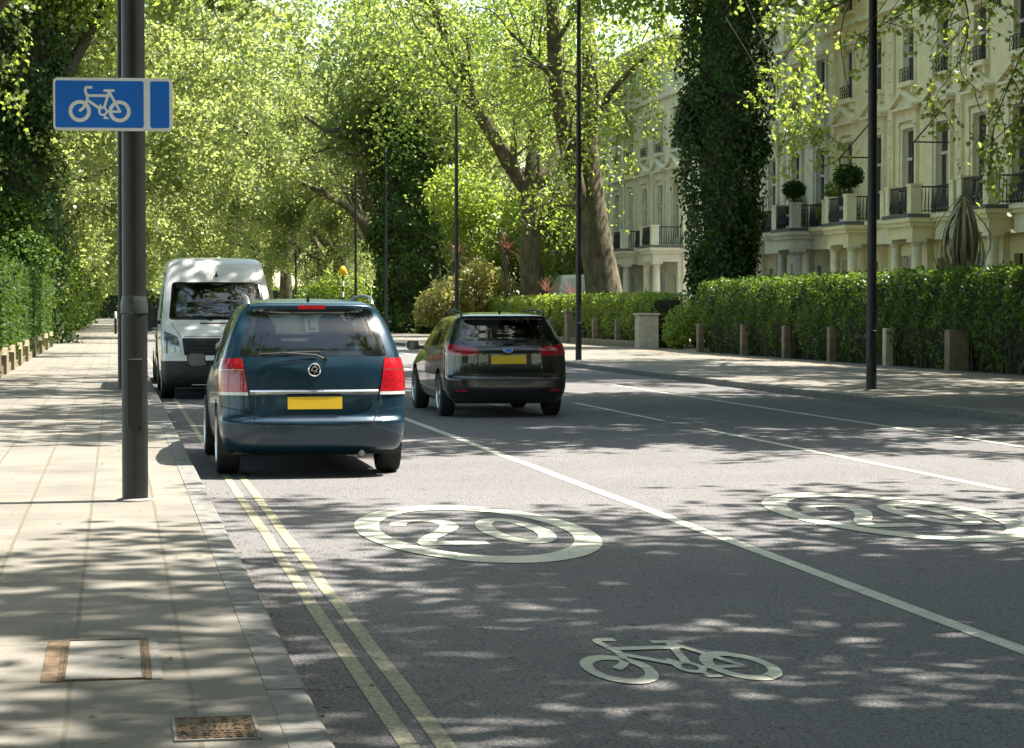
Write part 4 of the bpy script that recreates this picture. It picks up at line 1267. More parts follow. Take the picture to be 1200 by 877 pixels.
        if k == 'second':
            r = MB()
            for z in (z0 + .05, z0 + .45): r.box(-.20, -.175, y0 - .02, y1 + .02, z, z + .025)
            for yy in np.linspace(y0 - .02, y1, 5): r.box(-.197, -.178, yy, yy + .018, z0, z0 + .47)
            n = 4
            for i in range(n):
                ya = y0 + (y1 - y0) * i / n; yb = y0 + (y1 - y0) * (i + 1) / n
                r.tube([(-.19, ya, z0 + .07), (-.19, yb, z0 + .44)], .009, 4); r.tube([(-.186, yb, z0 + .07), (-.186, ya, z0 + .44)], .009, 4)
            for yy in (y0 - .02, y1 + .005): r.box(-.175, -.06, yy, yy + .018, z0 + .44, z0 + .46)
            r.build('window_guard', 'iron_black', t)
    # horizontal mouldings
    c = MB()
    c.box(-.10, -.003, .003, HW - .003, 8.98, 9.12) if False else None
    for z, h, p in ((12.0, .14, .20), (12.14, .10, .12)): c.box(-p, -.003, .003, HW - .003, z, z + h - .002)
    for z, h, p in ((14.36, .16, .14), (14.52, .16, .34), (14.68, .18, .62), (14.86, .08, .7)): c.box(-p, -.003, .003, HW - .003, z, z + h - .002)
    for k in range(9): c.box(-.58, -.14, .2 + k * .72, .36 + k * .72, 14.54, 14.678)
    c.build('cornice', trim_mat, t)
    q = MB()
    for k in range(22):
        z = 4.95 + k * .455
        if z > 13.85: break
        w = .42 if k % 2 else .30
        q.box(-.06, -.004, HW - .02 - w, HW - .02, z, z + .415)
    q.build('quoins', trim_mat, t)
    MB().tube([(-.09, HW - .62, 4.6), (-.09, HW - .62, 14.3)], .05, 8).build('drainpipe', trim_mat, t, smooth=True)
    # balcony slab and porch
    PD = 1.5
    s = MB()
    s.box(-.85, -.004, 2.46, HW - .004, 4.30, 4.42); s.box(-.95, -.004, 2.46, HW - .004, 4.42, 4.55); s.box(-.72, -.004, 2.46, HW - .004, 3.72, 4.298)
    s.build('balcony', trim_mat, t)
    p = MB()
    p.box(-PD, -.004, .05, 2.45, 3.76, 3.84); p.box(-PD + .03, -.004, .08, 2.42, 3.842, 4.16); p.box(-PD - .08, -.004, -.03, 2.455, 4.16, 4.30)
    p.box(-PD - .16, -.004, -.11, 2.457, 4.302, 4.44)
    p.build('porch', wall_mat, t)
    MB().box(-PD - .18, -.004, -.13, 2.459, 4.442, 4.56).build('porch_roof', 'lead_grey', t)
    for yy in (.27, 2.2):
        col = MB().lathe([(.23, .55), (.23, .62), (.20, .66), (.19, 1.5), (.165, 3.48), (.165, 3.51), (.19, 3.54), (.22, 3.64)], (-PD + .25, yy, 0), 20)
        col.box(-PD, -PD + .5, yy - .25, yy + .25, .45, .548); col.box(-PD, -PD + .5, yy - .25, yy + .25, 3.642, 3.758)
        col.build('column', trim_mat, t, smooth=True)
        MB().box(-.22, -.005, yy - .19, yy + .19, .45, 3.758).build('pilaster', trim_mat, t)
    st = MB()
    for k in range(3): st.box(-PD - .3 * (2 - k) - .1, -.004, .0, 2.45, .15 * k + (.001 if k else 0), .15 * (k + 1))
    st.build('steps', 'granite', t)
    # balustrade: white piers and black iron rails
    def rail(pts):
        r = MB()
        for (x0, y0), (x1, y1) in zip(pts[:-1], pts[1:]):
            L = math.hypot(x1 - x0, y1 - y0); n = max(2, int(L / .115))
            r.tube([(x0, y0, 5.44), (x1, y1, 5.44)], .028, 6); r.tube([(x0, y0, 4.66), (x1, y1, 4.66)], .02, 6)
            dx, dy = (y1 - y0) / L, -(x1 - x0) / L
            for i in range(n):
                a = (i + .5) / n; bx, by = x0 + (x1 - x0) * a, y0 + (y1 - y0) * a
                r.tube([(bx, by, 4.6), (bx + dx * -.06, by + dy * -.06, 4.78), (bx + dx * -.02, by + dy * -.02, 5.05), (bx, by, 5.42)], [.014, .022, .018, .012], 4, cap=False)
        return r.build('balcony_railing', 'iron_black', t)
    rail([(-PD + .02, .42), (-PD + .02, 2.1)]); rail([(-PD + .28, .03), (-.05, .03)]); rail([(-PD + .28, 2.36), (-.8, 2.36)])
    rail([(-.82, 2.72), (-.82, 4.2)]); rail([(-.82, 4.7), (-.82, HW - .02)])
    for (x, y) in ((-PD - .06, -.02), (-PD - .06, 2.08), (-.98, 4.22)):
        pm = MB().box(x, x + .36, y, y + .38, 4.562, 5.46); pm.box(x - .03, x + .39, y - .03, y + .41, 5.462, 5.54)
        pm.build('balcony_pier', trim_mat, t)
    return t
HY0 = 62.55
names_a = ['cream stucco house nearest the camera, its porch behind the drooping cordyline',
           'cream stucco house with bare iron balcony and awning frame, left of the drooping cordyline',
           'cream stucco house whose balcony carries a ball shaped topiary tree, behind the tall lamp column',
           'cream stucco house with planters on its balcony, just right of the big ivy tree',
           'cream stucco house half hidden by the big ivy covered tree']
ha = make_house('cream_stucco', 'pale_trim', names_a[1], (FACADE_X, HY0 + HW, .1))
for k in (-1, 0, 2):
    lab = names_a[k] if k >= 0 else 'cream stucco end house cut off by the right edge of the photo'
    copy_thing(ha, lab, (FACADE_X, HY0 + HW * k, .1))
hb = make_house('grey_stucco', 'grey_stucco', 'greyish stucco house seen between the ivy tree and the leaning plane trunk', (FACADE_X, HY0 + HW * 6.5, .1))
for k, lab in ((3, names_a[3].replace('cream', 'pale')), (4, names_a[4].replace('cream', 'pale')), (7.5, 'greyish stucco house directly behind the leaning plane trunk'), (8.5, 'greyish stucco house glimpsed between the two mottled plane trunks'),
               (9.5, 'greyish stucco house behind the forked plane trunk'), (10.5, 'greyish stucco house hidden by leaves behind the gold shrub')):
    copy_thing(hb, lab, (FACADE_X, HY0 + HW * k, .1))

for k in range(-12, -1):     # terrace run on out of view, added to block sky light over the road
    copy_thing(ha, 'unseen cream stucco house added to the terrace beyond the right edge of the photo', (FACADE_X, HY0 + HW * k, .1))

# awning frames standing on two balconies
def awning_frame(loc, label):
    t = empty('awning_frame', label, 'frame', loc, group='thin metal awning frames on the balconies')
    MB().tube([(0, 0, 0), (0, 0, 2.35)], .03, 8).build('post', 'iron_black', t)
    MB().tube([(0, .05, 2.36), (1.35, .05, 2.36)], .025, 8).build('arm', 'iron_black', t)
    MB().tube([(0, -.05, 2.34), (1.38, -.05, 3.9)], .025, 8).build('brace', 'iron_black', t)
    return t
aw = awning_frame((25.72, 69.3, 4.66), 'thin dark awning frame on the bare iron balcony right of the tall lamp column')
copy_thing(aw, 'thin dark awning frame beside the ball topiary, behind the tall lamp column', (25.72, HY0 + HW * 2 + 1.3, 4.66))

# ================================================================== LEAVES, HEDGES, TREES
def leaf_shape(kind):
    if kind == 'quad':    # a folded rhombus
        return np.array([(0, 0, 0), (.42, .45, .10), (0, 1.0, -.05), (-.42, .45, .10)])
    if kind == 'oval':
        return np.array([(0, 0, 0), (.24, .25, .05), (.27, .6, .06), (0, 1.0, -.06), (-.27, .6, .06), (-.24, .25, .05)])
    if kind == 'lobed':   # plane leaf, five lobes
        return np.array([(0, 0, 0), (.30, .10, .02), (.50, .34, .06), (.27, .44, .02), (.36, .74, .04), (.14, .70, 0), (0, 1.02, -.08), (-.14, .70, 0), (-.36, .74, .04), (-.27, .44, .02), (-.50, .34, .06), (-.30, .10, .02)])
    if kind == 'blade':
        return np.array([(-.05, 0, 0), (.05, 0, 0), (.045, .45, .05), (0, 1.0, -.14), (-.045, .45, .05)])
def leaves_mesh(name, pts, size, kind, rng, up=0.5, size_var=0.35, normals=None, nbias=1.0, hang=0.0):
    """one leaf at every point; returns a mesh"""
    S = leaf_shape(kind); k = len(S); n = len(pts)
    nrm = rng.normal(size=(n, 3)); nrm /= np.linalg.norm(nrm, axis=1)[:, None]
    nrm[:, 2] += up
    if normals is not None: nrm += normals * nbias
    nrm /= np.linalg.norm(nrm, axis=1)[:, None]
    d = rng.normal(size=(n, 3)); d[:, 2] -= hang
    d -= nrm * (d * nrm).sum(1)[:, None]; d /= np.linalg.norm(d, axis=1)[:, None] + 1e-9
    b = np.cross(nrm, d)
    s = size * (1 + rng.uniform(-size_var, size_var, n))
    V = pts[:, None, :] + s[:, None, None] * (S[None, :, 0, None] * b[:, None, :] + S[None, :, 1, None] * d[:, None, :] + S[None, :, 2, None] * nrm[:, None, :])
    me = bpy.data.meshes.new(name)
    me.vertices.add(n * k); me.vertices.foreach_set('co', V.reshape(-1).astype(np.float32))
    me.loops.add(n * k); me.loops.foreach_set('vertex_index', np.arange(n * k, dtype=np.int32))
    me.polygons.add(n); me.polygons.foreach_set('loop_start', np.arange(0, n * k, k, dtype=np.int32))
    me.update(calc_edges=True)
    return me
def leaf_obj(name, me, mat, parent=None):
    me.materials.append(M[mat])
    o = bpy.data.objects.new(name, me); COL.objects.link(o)
    if parent is not None: o.parent = parent
    return o

def perp(d, rng):
    v = rng.normal(size=3); v -= d * v.dot(d); return v / np.linalg.norm(v)
def grow(mb, p, d, L, r, depth, rng, pts, P):
    """a limb and everything that grows from it; pts collects (place, weight) for leaves"""
    n = 5; path = [p]; dirs = [d]
    q = p.copy(); dd = d.copy()
    for i in range(n):
        dd = dd + rng.normal(size=3) * P['wander'] + np.array([0, 0, P['trop'][depth]])
        dd /= np.linalg.norm(dd); q = q + dd * L / n; path.append(q.copy()); dirs.append(dd.copy())
    r1 = r * (.55 if depth < P['depth'] else .35)
    if r > P['minr']: mb.tube(path, list(np.linspace(r, r1, n + 1)), 8 if r > .09 else (5 if r > .03 else 3), cap=False)
    if depth >= P['depth'] - 1:
        for i in range(1, n + 1): pts.append(path[i])
    if depth >= P['depth']: return
    k = P['kids'][depth]
    for c in range(k):
        t = .35 + .65 * (c + rng.uniform(0, .8)) / k if c < k - 1 else 1.0
        i = min(n, int(round(t * n)))
        a = P['ang'][depth] * rng.uniform(.7, 1.25) if c < k - 1 else P['ang'][depth] * .4
        nd = dirs[i] * math.cos(a) + perp(dirs[i], rng) * math.sin(a)
        nd = nd / np.linalg.norm(nd)
        grow(mb, path[i], nd, L * P['ratio'][depth] * rng.uniform(.8, 1.2), max(r1 * .72, r * .38), depth + 1, rng, pts, P)
PLANE = dict(depth=4, kids=[4, 4, 4, 3], ang=[.75, .75, .8, .9], ratio=[.68, .66, .62, .6], trop=[.06, .02, -.03, -.08, -.12], wander=.14, minr=.008)

def trunk_mesh(mb, h, r, lean=(0, 0), flare=1.5):
    zs = [0, .25, .7, 1.5, 3, h * .8, h]; rs = [r * flare, r * 1.22, r * 1.08, r, r * .93, r * .86, r * .88]
    mb.tube([(lean[0] * z / h, lean[1] * z / h, z - .1 if z == 0 else z) for z in zs], rs, 18, cap=False)

def plane_tree(label, loc, seed, h=5.0, r=.5, limbs=4, L=6.2, nleaf=26000, size=.21, leafmat='plane_leaf', spread=.42, kind='quad', P=PLANE, name='plane_tree', group=None, out=.62, minz=3.2):
    rng = np.random.default_rng(seed)
    t = empty(name, label, 'tree', loc, group=group)
    mb = MB(); trunk_mesh(mb, h, r)
    pts = []
    for k in range(limbs):
        a = 2 * PI * (k + rng.uniform(-.25, .25)) / limbs
        el = out * rng.uniform(.75, 1.3)
        d = np.array([math.sin(el) * math.cos(a), math.sin(el) * math.sin(a), math.cos(el)])
        grow(mb, np.array([0, 0, h - .25 - .2 * k / limbs]), d, L * rng.uniform(.85, 1.15), r * .55, 0, rng, pts, P)
    mb.build('trunk', 'bark', t, smooth='full', fix=False)
    pts = np.array(pts); pts = pts[pts[:, 2] > minz]
    idx = rng.integers(0, len(pts), nleaf)
    lp_ = pts[idx] + rng.normal(size=(nleaf, 3)) * spread + np.array([0, 0, -.12])
    lp_ = lp_[lp_[:, 2] > minz]
    leaf_obj('crown', leaves_mesh('crown', lp_, size, kind, rng, up=.55, hang=.5), leafmat, t)
    return t

GP = 'plane trees lining the road'
def lumpy(a, b, seed):
    return (np.sin(a * 1.7 + seed) * np.cos(b * 2.1 + seed * 2) + .6 * np.sin(a * 4.3 + b * 3.1 + seed) + .4 * np.sin(a * 9.1 - b * 7.7 + seed * 3)) / 2

def hedge(name, label, x0, x1, y0, y1, z0, z1, dens, size, mat, seed, cat='hedge', road=-1, lift=0.0, low=0.0, kind='oval', group=None, rag=.10):
    """clipped hedge: dark twiggy core and a ragged shell of leaves; road = side that faces the road"""
    rng = np.random.default_rng(seed)
    t = empty(name, label, cat, ((x0 + x1) / 2, y0, 0), group=group)
    cx = (x0 + x1) / 2
    hw = (x1 - x0) / 2
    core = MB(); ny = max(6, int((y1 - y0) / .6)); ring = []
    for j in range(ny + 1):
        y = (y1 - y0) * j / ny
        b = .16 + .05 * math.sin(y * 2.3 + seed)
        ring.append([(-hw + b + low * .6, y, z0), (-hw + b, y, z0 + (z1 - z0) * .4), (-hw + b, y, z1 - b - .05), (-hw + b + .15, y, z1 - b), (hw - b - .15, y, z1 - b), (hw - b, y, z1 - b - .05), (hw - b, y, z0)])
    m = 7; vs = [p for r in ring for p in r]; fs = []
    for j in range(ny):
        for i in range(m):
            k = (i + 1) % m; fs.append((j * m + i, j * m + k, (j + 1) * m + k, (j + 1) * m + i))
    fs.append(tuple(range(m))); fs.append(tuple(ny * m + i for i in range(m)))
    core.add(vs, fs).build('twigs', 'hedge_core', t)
    Lh, W, H = y1 - y0, x1 - x0, z1 - z0
    out = []; nr = []
    def face(n, f, nrm):
        u = rng.uniform(0, 1, n); v = rng.uniform(0, 1, n); d = rng.exponential(.05, n) - .06
        p = f(u, v); nn = np.broadcast_to(np.array(nrm, float), p.shape)
        und = lumpy(p[:, 1] * 1.1, p[:, 2] * 1.3 + p[:, 0], seed)[:, None] * rag
        out.append(p - nn * d[:, None] + nn * und); nr.append(nn)
    for s in (-1, 1):
        n = int(dens * Lh * H * (1 if s == road else .35))
        def f(u, v, s=s):
            z = z0 + H * v
            x = s * hw * np.ones_like(u)
            if low: x = x - s * low * np.clip(1 - v / .38, 0, 1)
            return np.stack([x, Lh * u, z], 1)
        face(n, f, (s, 0, .25))
    face(int(dens * Lh * W * 1.1), lambda u, v: np.stack([-hw + W * v, Lh * u, z1 * np.ones_like(u)], 1), (0, 0, 1))
    for yy, sg in ((0, -1), (Lh, 1)):
        face(int(dens * W * H), lambda u, v: np.stack([-hw + W * u, yy * np.ones_like(u), z0 + H * v], 1), (0, sg, .2))
    # stray shoots on the top
    n = int(Lh * 7)
    if n:
        yb = rng.uniform(0, Lh, n); xb = rng.uniform(-hw, hw, n)
        for k in range(5):
            out.append(np.stack([xb + rng.normal(size=n) * .03, yb + rng.normal(size=n) * .03, z1 + .04 * k * rng.uniform(.3, 1.3, n)], 1)); nr.append(np.zeros((n, 3)))
    P_ = np.concatenate(out); N_ = np.concatenate(nr)
    if low:
        thin = lumpy(P_[:, 1] * .6, P_[:, 2] * .7, seed + 4)
        keep = (P_[:, 2] > z0 + .42 * H) | (rng.uniform(0, 1, len(P_)) < np.clip(.42 + .5 * thin, .06, 1))
        P_ = P_[keep]; N_ = N_[keep]
        st = MB()
        for k in range(int(Lh * 3.2)):
            yb = rng.uniform(0, Lh); xb = -hw + low * rng.uniform(.5, 1.0)
            st.tube([(xb, yb, 0), (xb + rng.normal() * .05, yb + rng.normal() * .08, z0 + .45 * H * .5), (xb + rng.normal() * .08, yb + rng.normal() * .16, z0 + .5 * H)], [.022, .016, .010], 5)
        st.build('stems', 'bark', t)['kind'] = 'stuff'
    leaf_obj('foliage', leaves_mesh('foliage', P_, size, kind, rng, up=.3, normals=N_, nbias=.7), mat, t)
    return t

def blob_points(rng, n, lumps, fill=.35):
    """points on and inside a cluster of lumps: (cx, cy, cz, rx, ry, rz)"""
    lumps = np.array(lumps, float); w = lumps[:, 3] * lumps[:, 5]; w /= w.sum()
    k = rng.choice(len(lumps), n, p=w); v = rng.normal(size=(n, 3)); v /= np.linalg.norm(v, axis=1)[:, None]
    r = 1 - fill * rng.uniform(0, 1, n) ** 1.6 + rng.normal(size=n) * .05
    r *= 1 + .14 * lumpy(v[:, 0] * 3 + k, v[:, 2] * 3 + v[:, 1] * 2, 1.3)
    return lumps[k, :3] + v * lumps[k, 3:] * r[:, None], v

def shrub(name, label, loc, lumps, n, size, mat, seed, kind='oval', stem_h=.6, group=None, cat='shrub', stem_mat='dark_bark', fill=.5, up=.35):
    rng = np.random.default_rng(seed)
    t = empty(name, label, cat, loc, group=group)
    mb = MB()
    for l in lumps:
        mb.tube([(l[0] * .25, l[1] * .25, 0), (l[0] * .6, l[1] * .6, l[2] * .5), (l[0], l[1], l[2] + l[5] * .3)], [.07, .05, .02], 6)
    mb.build('stem', stem_mat, t)
    p, v = blob_points(rng, n, lumps, fill)
    keep = p[:, 2] > .05; p = p[keep]; v = v[keep]
    leaf_obj('foliage', leaves_mesh('foliage', p, size, kind, rng, up=up, normals=v, nbias=.6, hang=.3), mat, t)
    return t

# ------------------------------------------------------------------ the road side hedges and their stone posts
hedge('dark_hedge', 'long clipped dark green hedge with stone posts in front of the cream terrace', 19.42, 21.0, 38.0, 72.6, .12, 2.38, 300, .10, 'hedge_leaf', 3, low=.38, rag=.18)
hedge('bright_hedge', 'sunlit bright green hedge beyond the driveway, around the square stone pillar', 19.62, 20.9, 80.2, 128.0, .12, 2.0, 170, .14, 'bright_leaf', 4, low=.25, rag=.2, kind='oval')  # sunlight on this hedge is put into its lighter leaf colour
hedge('dark_hedge', 'distant dark hedge under the far ivy covered tree', 18.6, 20.2, 129.0, 240.0, .1, 1.9, 60, .22, 'hedge_leaf', 6, kind='quad', rag=.2)
hedge('tall_hedge', 'tall clipped hedge along the near footway at the left edge', -3.95, -2.52, 45.5, 88.5, .13, 2.66, 260, .10, 'dark_hedge_leaf', 5, road=1, rag=.08)
hedge('overgrown_hedge', 'overgrown far hedge along the near footway beyond the tall clipped hedge', -4.2, -2.75, 101.0, 260.0, .13, 2.2, 50, .2, 'hedge_leaf', 9, road=1, kind='quad', rag=.3)

def stone_post(label, loc, w, d, h, mat='post_stone', cap=.0, group=None, name='stone_post', point=.0):
    mb = MB()
    if point:
        mb.prism([(-w / 2, -.02), (w / 2, -.02), (w / 2, h - point), (w * .22, h), (-w * .22, h), (-w / 2, h - point)], lambda u, v, ww: (ww, u, v), -d / 2, d / 2)
    else:
        mb.bbox(-d / 2, d / 2, -w / 2, w / 2, -.02, h, .02)
    if cap: mb.bbox(-d / 2 - cap, d / 2 + cap, -w / 2 - cap, w / 2 + cap, h + .002, h + .07, .015)
    o = mb.build(name, mat); o.location = loc; o.rotation_euler = (0, 0, random.Random(loc[1]).uniform(-.05, .05))
    return tag(o, label, 'post', group)
pg = 'stone posts along the dark hedge'
for y, lab, m in ((72.3, 'brown stone post at the driveway end of the dark hedge', 'post_stone'), (67.0, 'brown stone post, second from the driveway end of the dark hedge', 'post_stone'),
                  (62.6, 'brown stone post, third from the driveway end of the dark hedge', 'post_stone'), (58.4, 'brown stone post left of the tall lamp column by the dark hedge', 'post_stone'),
                  (53.9, 'pale cream stone post right of the tall lamp column by the dark hedge', 'pale_post'), (49.2, 'broad brown stone post at the right edge of the dark hedge', 'post_stone')):
    stone_post(lab, (19.36, y, .11), .24 if y > 50 else .34, .22 if y > 50 else .5, .95, m, group=pg)
stone_post('square stone pillar with flat cap beside the driveway', (19.35, 79.9, .11), .75, .75, 1.22, 'pale_post', .05, name='stone_pillar')
stone_post('stone pillar with flat cap within the bright hedge', (19.45, 94.0, .11), .6, .6, 1.3, 'post_stone', .05, name='stone_pillar')
for y, lab in ((85.0, 'slim stone post in the bright hedge nearest the square pillar'), (89.2, 'slim stone post in the bright hedge behind the middle lamp column'), (98.5, 'slim stone post in the bright hedge just right of the black estate car')):
    stone_post(lab, (19.42, y, .11), .22, .22, 1.05, 'post_stone', group='slim stone posts in the bright hedge')
# low kerb wall under the bright hedge
o = MB().bbox(19.28, 19.5, 80.5, 127, .1, .34, .03).build('low_wall', 'post_stone'); tag(o, 'low stone edging wall under the bright hedge', 'wall')
ng = 'low gabled stone posts at the foot of the tall hedge'
for k, y in enumerate((46.6, 50.0, 53.6, 57.6, 62.2, 67.6, 73.2, 79.5, 86.0)):
    ordn = ('first', 'second', 'third', 'fourth', 'fifth', 'sixth', 'seventh', 'eighth', 'ninth')[k]
    stone_post(ordn + ' gabled stone post from the camera, at the foot of the tall hedge', (-2.43, y, .12), .95, .2, .58, 'post_stone', group=ng, point=.16)
o = MB().box(-2.52, -2.40, 44, 88.6, .1, .30).build('low_wall', 'post_stone'); tag(o, 'low stone wall between gabled posts at the foot of the tall hedge', 'wall')
for y, lab in ((104.0, 'pale stone gate post just beyond the tall hedge'), (112.0, 'pale stone gate post farther beyond the tall hedge'), (124.0, 'small pale stone post under the overgrown far hedge')):
    stone_post(lab, (-2.55, y, .12), .5, .4, .8, 'pale_post', group='pale posts beyond the tall hedge')

# ------------------------------------------------------------------ generic plane trees: four grown, the rest copies of them
def far_tree(k, leafmat='plane_leaf_far'):
    return None
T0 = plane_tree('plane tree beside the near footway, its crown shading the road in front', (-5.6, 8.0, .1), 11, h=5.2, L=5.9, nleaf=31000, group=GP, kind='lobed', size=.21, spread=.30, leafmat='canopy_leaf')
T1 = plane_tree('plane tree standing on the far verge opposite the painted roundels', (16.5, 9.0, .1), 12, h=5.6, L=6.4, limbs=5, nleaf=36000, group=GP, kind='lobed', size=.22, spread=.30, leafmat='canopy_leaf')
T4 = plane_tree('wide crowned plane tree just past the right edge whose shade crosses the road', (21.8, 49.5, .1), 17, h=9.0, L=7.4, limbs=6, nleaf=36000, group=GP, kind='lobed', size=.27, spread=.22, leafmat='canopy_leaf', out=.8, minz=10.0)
T2 = plane_tree('distant yellow green plane tree on the far side beyond the far ivy trunk', (19.0, 152.0, .1), 13, h=4.6, L=7.0, limbs=5, nleaf=88000, size=.165, leafmat='plane_leaf_far', group=GP, out=.8, minz=2.0, spread=.21)
T3 = plane_tree('distant yellow green plane tree over the near footway beyond the ivy trunk', (-5.0, 118.0, .1), 14, h=4.6, L=7.0, limbs=5, nleaf=88000, size=.165, leafmat='plane_leaf_far', group=GP, out=.85, minz=2.0, spread=.21)

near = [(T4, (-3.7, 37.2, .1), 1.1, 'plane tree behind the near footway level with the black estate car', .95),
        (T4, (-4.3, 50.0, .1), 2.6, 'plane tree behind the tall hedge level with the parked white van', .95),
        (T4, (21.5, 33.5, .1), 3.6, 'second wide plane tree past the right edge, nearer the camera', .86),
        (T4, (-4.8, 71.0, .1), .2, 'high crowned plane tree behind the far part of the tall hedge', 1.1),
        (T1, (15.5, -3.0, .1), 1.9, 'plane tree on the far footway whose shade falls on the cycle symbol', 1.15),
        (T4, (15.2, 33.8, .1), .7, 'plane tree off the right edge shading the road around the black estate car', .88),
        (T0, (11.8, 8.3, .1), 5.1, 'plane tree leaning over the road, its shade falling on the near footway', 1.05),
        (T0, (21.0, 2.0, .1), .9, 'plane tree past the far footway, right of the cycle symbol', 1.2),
        (T4, (-15.0, -4.0, .1), 2.9, 'unseen plane tree added in the near side gardens level with the cycle symbol', 1.0),  # garden trees from here: unseen, added to block sky light over the road
        (T4, (-15.5, 14.0, .1), 3.9, 'unseen plane tree added in the near side gardens level with the near lamp column', .9),
        (T4, (-16.0, 32.0, .1), 5.3, 'unseen plane tree added in the near side gardens level with the black estate car', 1.0),
        (T1, (9.0, -7.0, .1), 1.2, 'unseen plane tree added behind the camera leaning over the road', 1.15),  # out of view; added to close off sky light and reflections
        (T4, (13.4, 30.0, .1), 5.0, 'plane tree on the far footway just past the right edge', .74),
        (T1, (-6.0, -8.0, .1), .4, 'unseen plane tree added behind the camera on the near side', 1.1),  # this and the rest: unseen, added to darken reflections in the cars
        (T0, (14.0, -18.0, .1), 3.4, 'unseen plane tree added behind the camera on the far side', 1.25),
        (T1, (4.0, -32.0, .1), 5.4, 'unseen plane tree added behind the camera over the road', 1.3),
        (T0, (-9.0, -28.0, .1), 1.4, 'second unseen plane tree added behind the camera on the near side', 1.25),
        (T1, (22.0, -30.0, .1), 2.4, 'second unseen plane tree added behind the camera on the far side', 1.25)]
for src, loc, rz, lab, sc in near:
    copy_thing(src, lab, loc, rz, GP, sc)
far = [(T3, (-4.6, 108.0, .1), 2.0, 'plane tree just behind the ivy covered tree at left, its leaves over the road', 1.0),
       (T2, (20.5, 170, .1), 1.0, 'second distant plane tree on the far side, behind the yellow beacon', 1.0), (T3, (19.0, 190, .1), 2.0, 'third distant plane tree on the far side above the yellow beacon', 1.0),
       (T2, (19.5, 212, .1), 3.1, 'fourth distant plane tree on the far side in the leafy tunnel', 1.0), (T3, (18.0, 238, .1), 4.2, 'fifth distant plane tree on the far side in the leafy tunnel', 1.05),
       (T2, (18.0, 268, .1), 5.0, 'sixth distant plane tree on the far side in the leafy tunnel', 1.1), (T3, (15.0, 305, .1), .6, 'plane tree near the end of the leafy tunnel, right of the van', 1.1),
       (T2, (10.0, 345, .1), 1.6, 'plane tree closing the end of the leafy tunnel above the van', 1.15), (T3, (2.0, 365, .1), 2.7, 'plane tree closing the end of the leafy tunnel behind the near column', 1.15),
       (T2, (-5.0, 138, .1), 3.8, 'second distant plane tree over the near footway', 1.0), (T3, (-4.8, 158, .1), 4.9, 'third distant plane tree over the near footway', 1.0),
       (T2, (-5.2, 180, .1), .3, 'fourth distant plane tree over the near footway', 1.0), (T3, (-4.5, 205, .1), 1.4, 'fifth distant plane tree over the near footway', 1.0),
       (T2, (-4.5, 235, .1), 2.5, 'sixth distant plane tree over the near footway', 1.05), (T3, (-4.0, 275, .1), 3.6, 'seventh distant plane tree over the near footway', 1.1),
       (T2, (28.0, 330, .1), 4.4, 'plane tree at the end of the tunnel behind the far ivy trunk', 1.15), (T2, (-14.0, 330, .1), 5.4, 'plane tree at the end of the tunnel behind the near hedges', 1.15),
       (T3, (8.0, 420, .1), .9, 'tall plane tree closing the far end of the road', 1.5), (T2, (-4.0, 440, .1), 1.9, 'tall plane tree behind the far end of the near footway', 1.5),
       (T2, (20.0, 430, .1), 3.3, 'tall plane tree behind the far end of the far footway', 1.5), (T3, (34.0, 400, .1), 4.1, 'tall plane tree behind the last far side houses', 1.5),
       (T3, (-16.0, 230, .1), 2.2, 'plane tree in the gardens behind the middle of the near row', 1.2), (T2, (-13.0, 170, .1), .2, 'plane tree in the gardens behind the near row beyond the ivy trunk', 1.15),
       (T2, (-18.0, 420, .1), .8, 'tall plane tree far behind the near gardens', 1.5),
       (T3, (-13.0, 130, .1), 5.9, 'plane tree in the gardens behind the ivy covered trunk at left', 1.0), (T2, (-12.0, 96, .1), 2.9, 'plane tree in the gardens left of the ivy covered trunk', .95)]
for src, loc, rz, lab, sc in far:
    copy_thing(src, lab, loc, rz, GP, sc * (1.32 if loc[1] < 320 else 1.15))

hedge('distant_hedge', 'distant dark hedge closing the far end of the road and footways', -30, -28.5, 0, 90, .1, 5.0, 8, .5, 'hedge_leaf', 19, kind='quad', rag=.5)
bpy.context.view_layer.objects.active = None
dh = [o for o in COL.objects if o.name.startswith('distant_hedge')][0]
dh.location = (-40, 375, 0); dh.rotation_euler = (0, 0, R(-90))

T2.scale = (1.3,) * 3; T3.scale = (1.3,) * 3
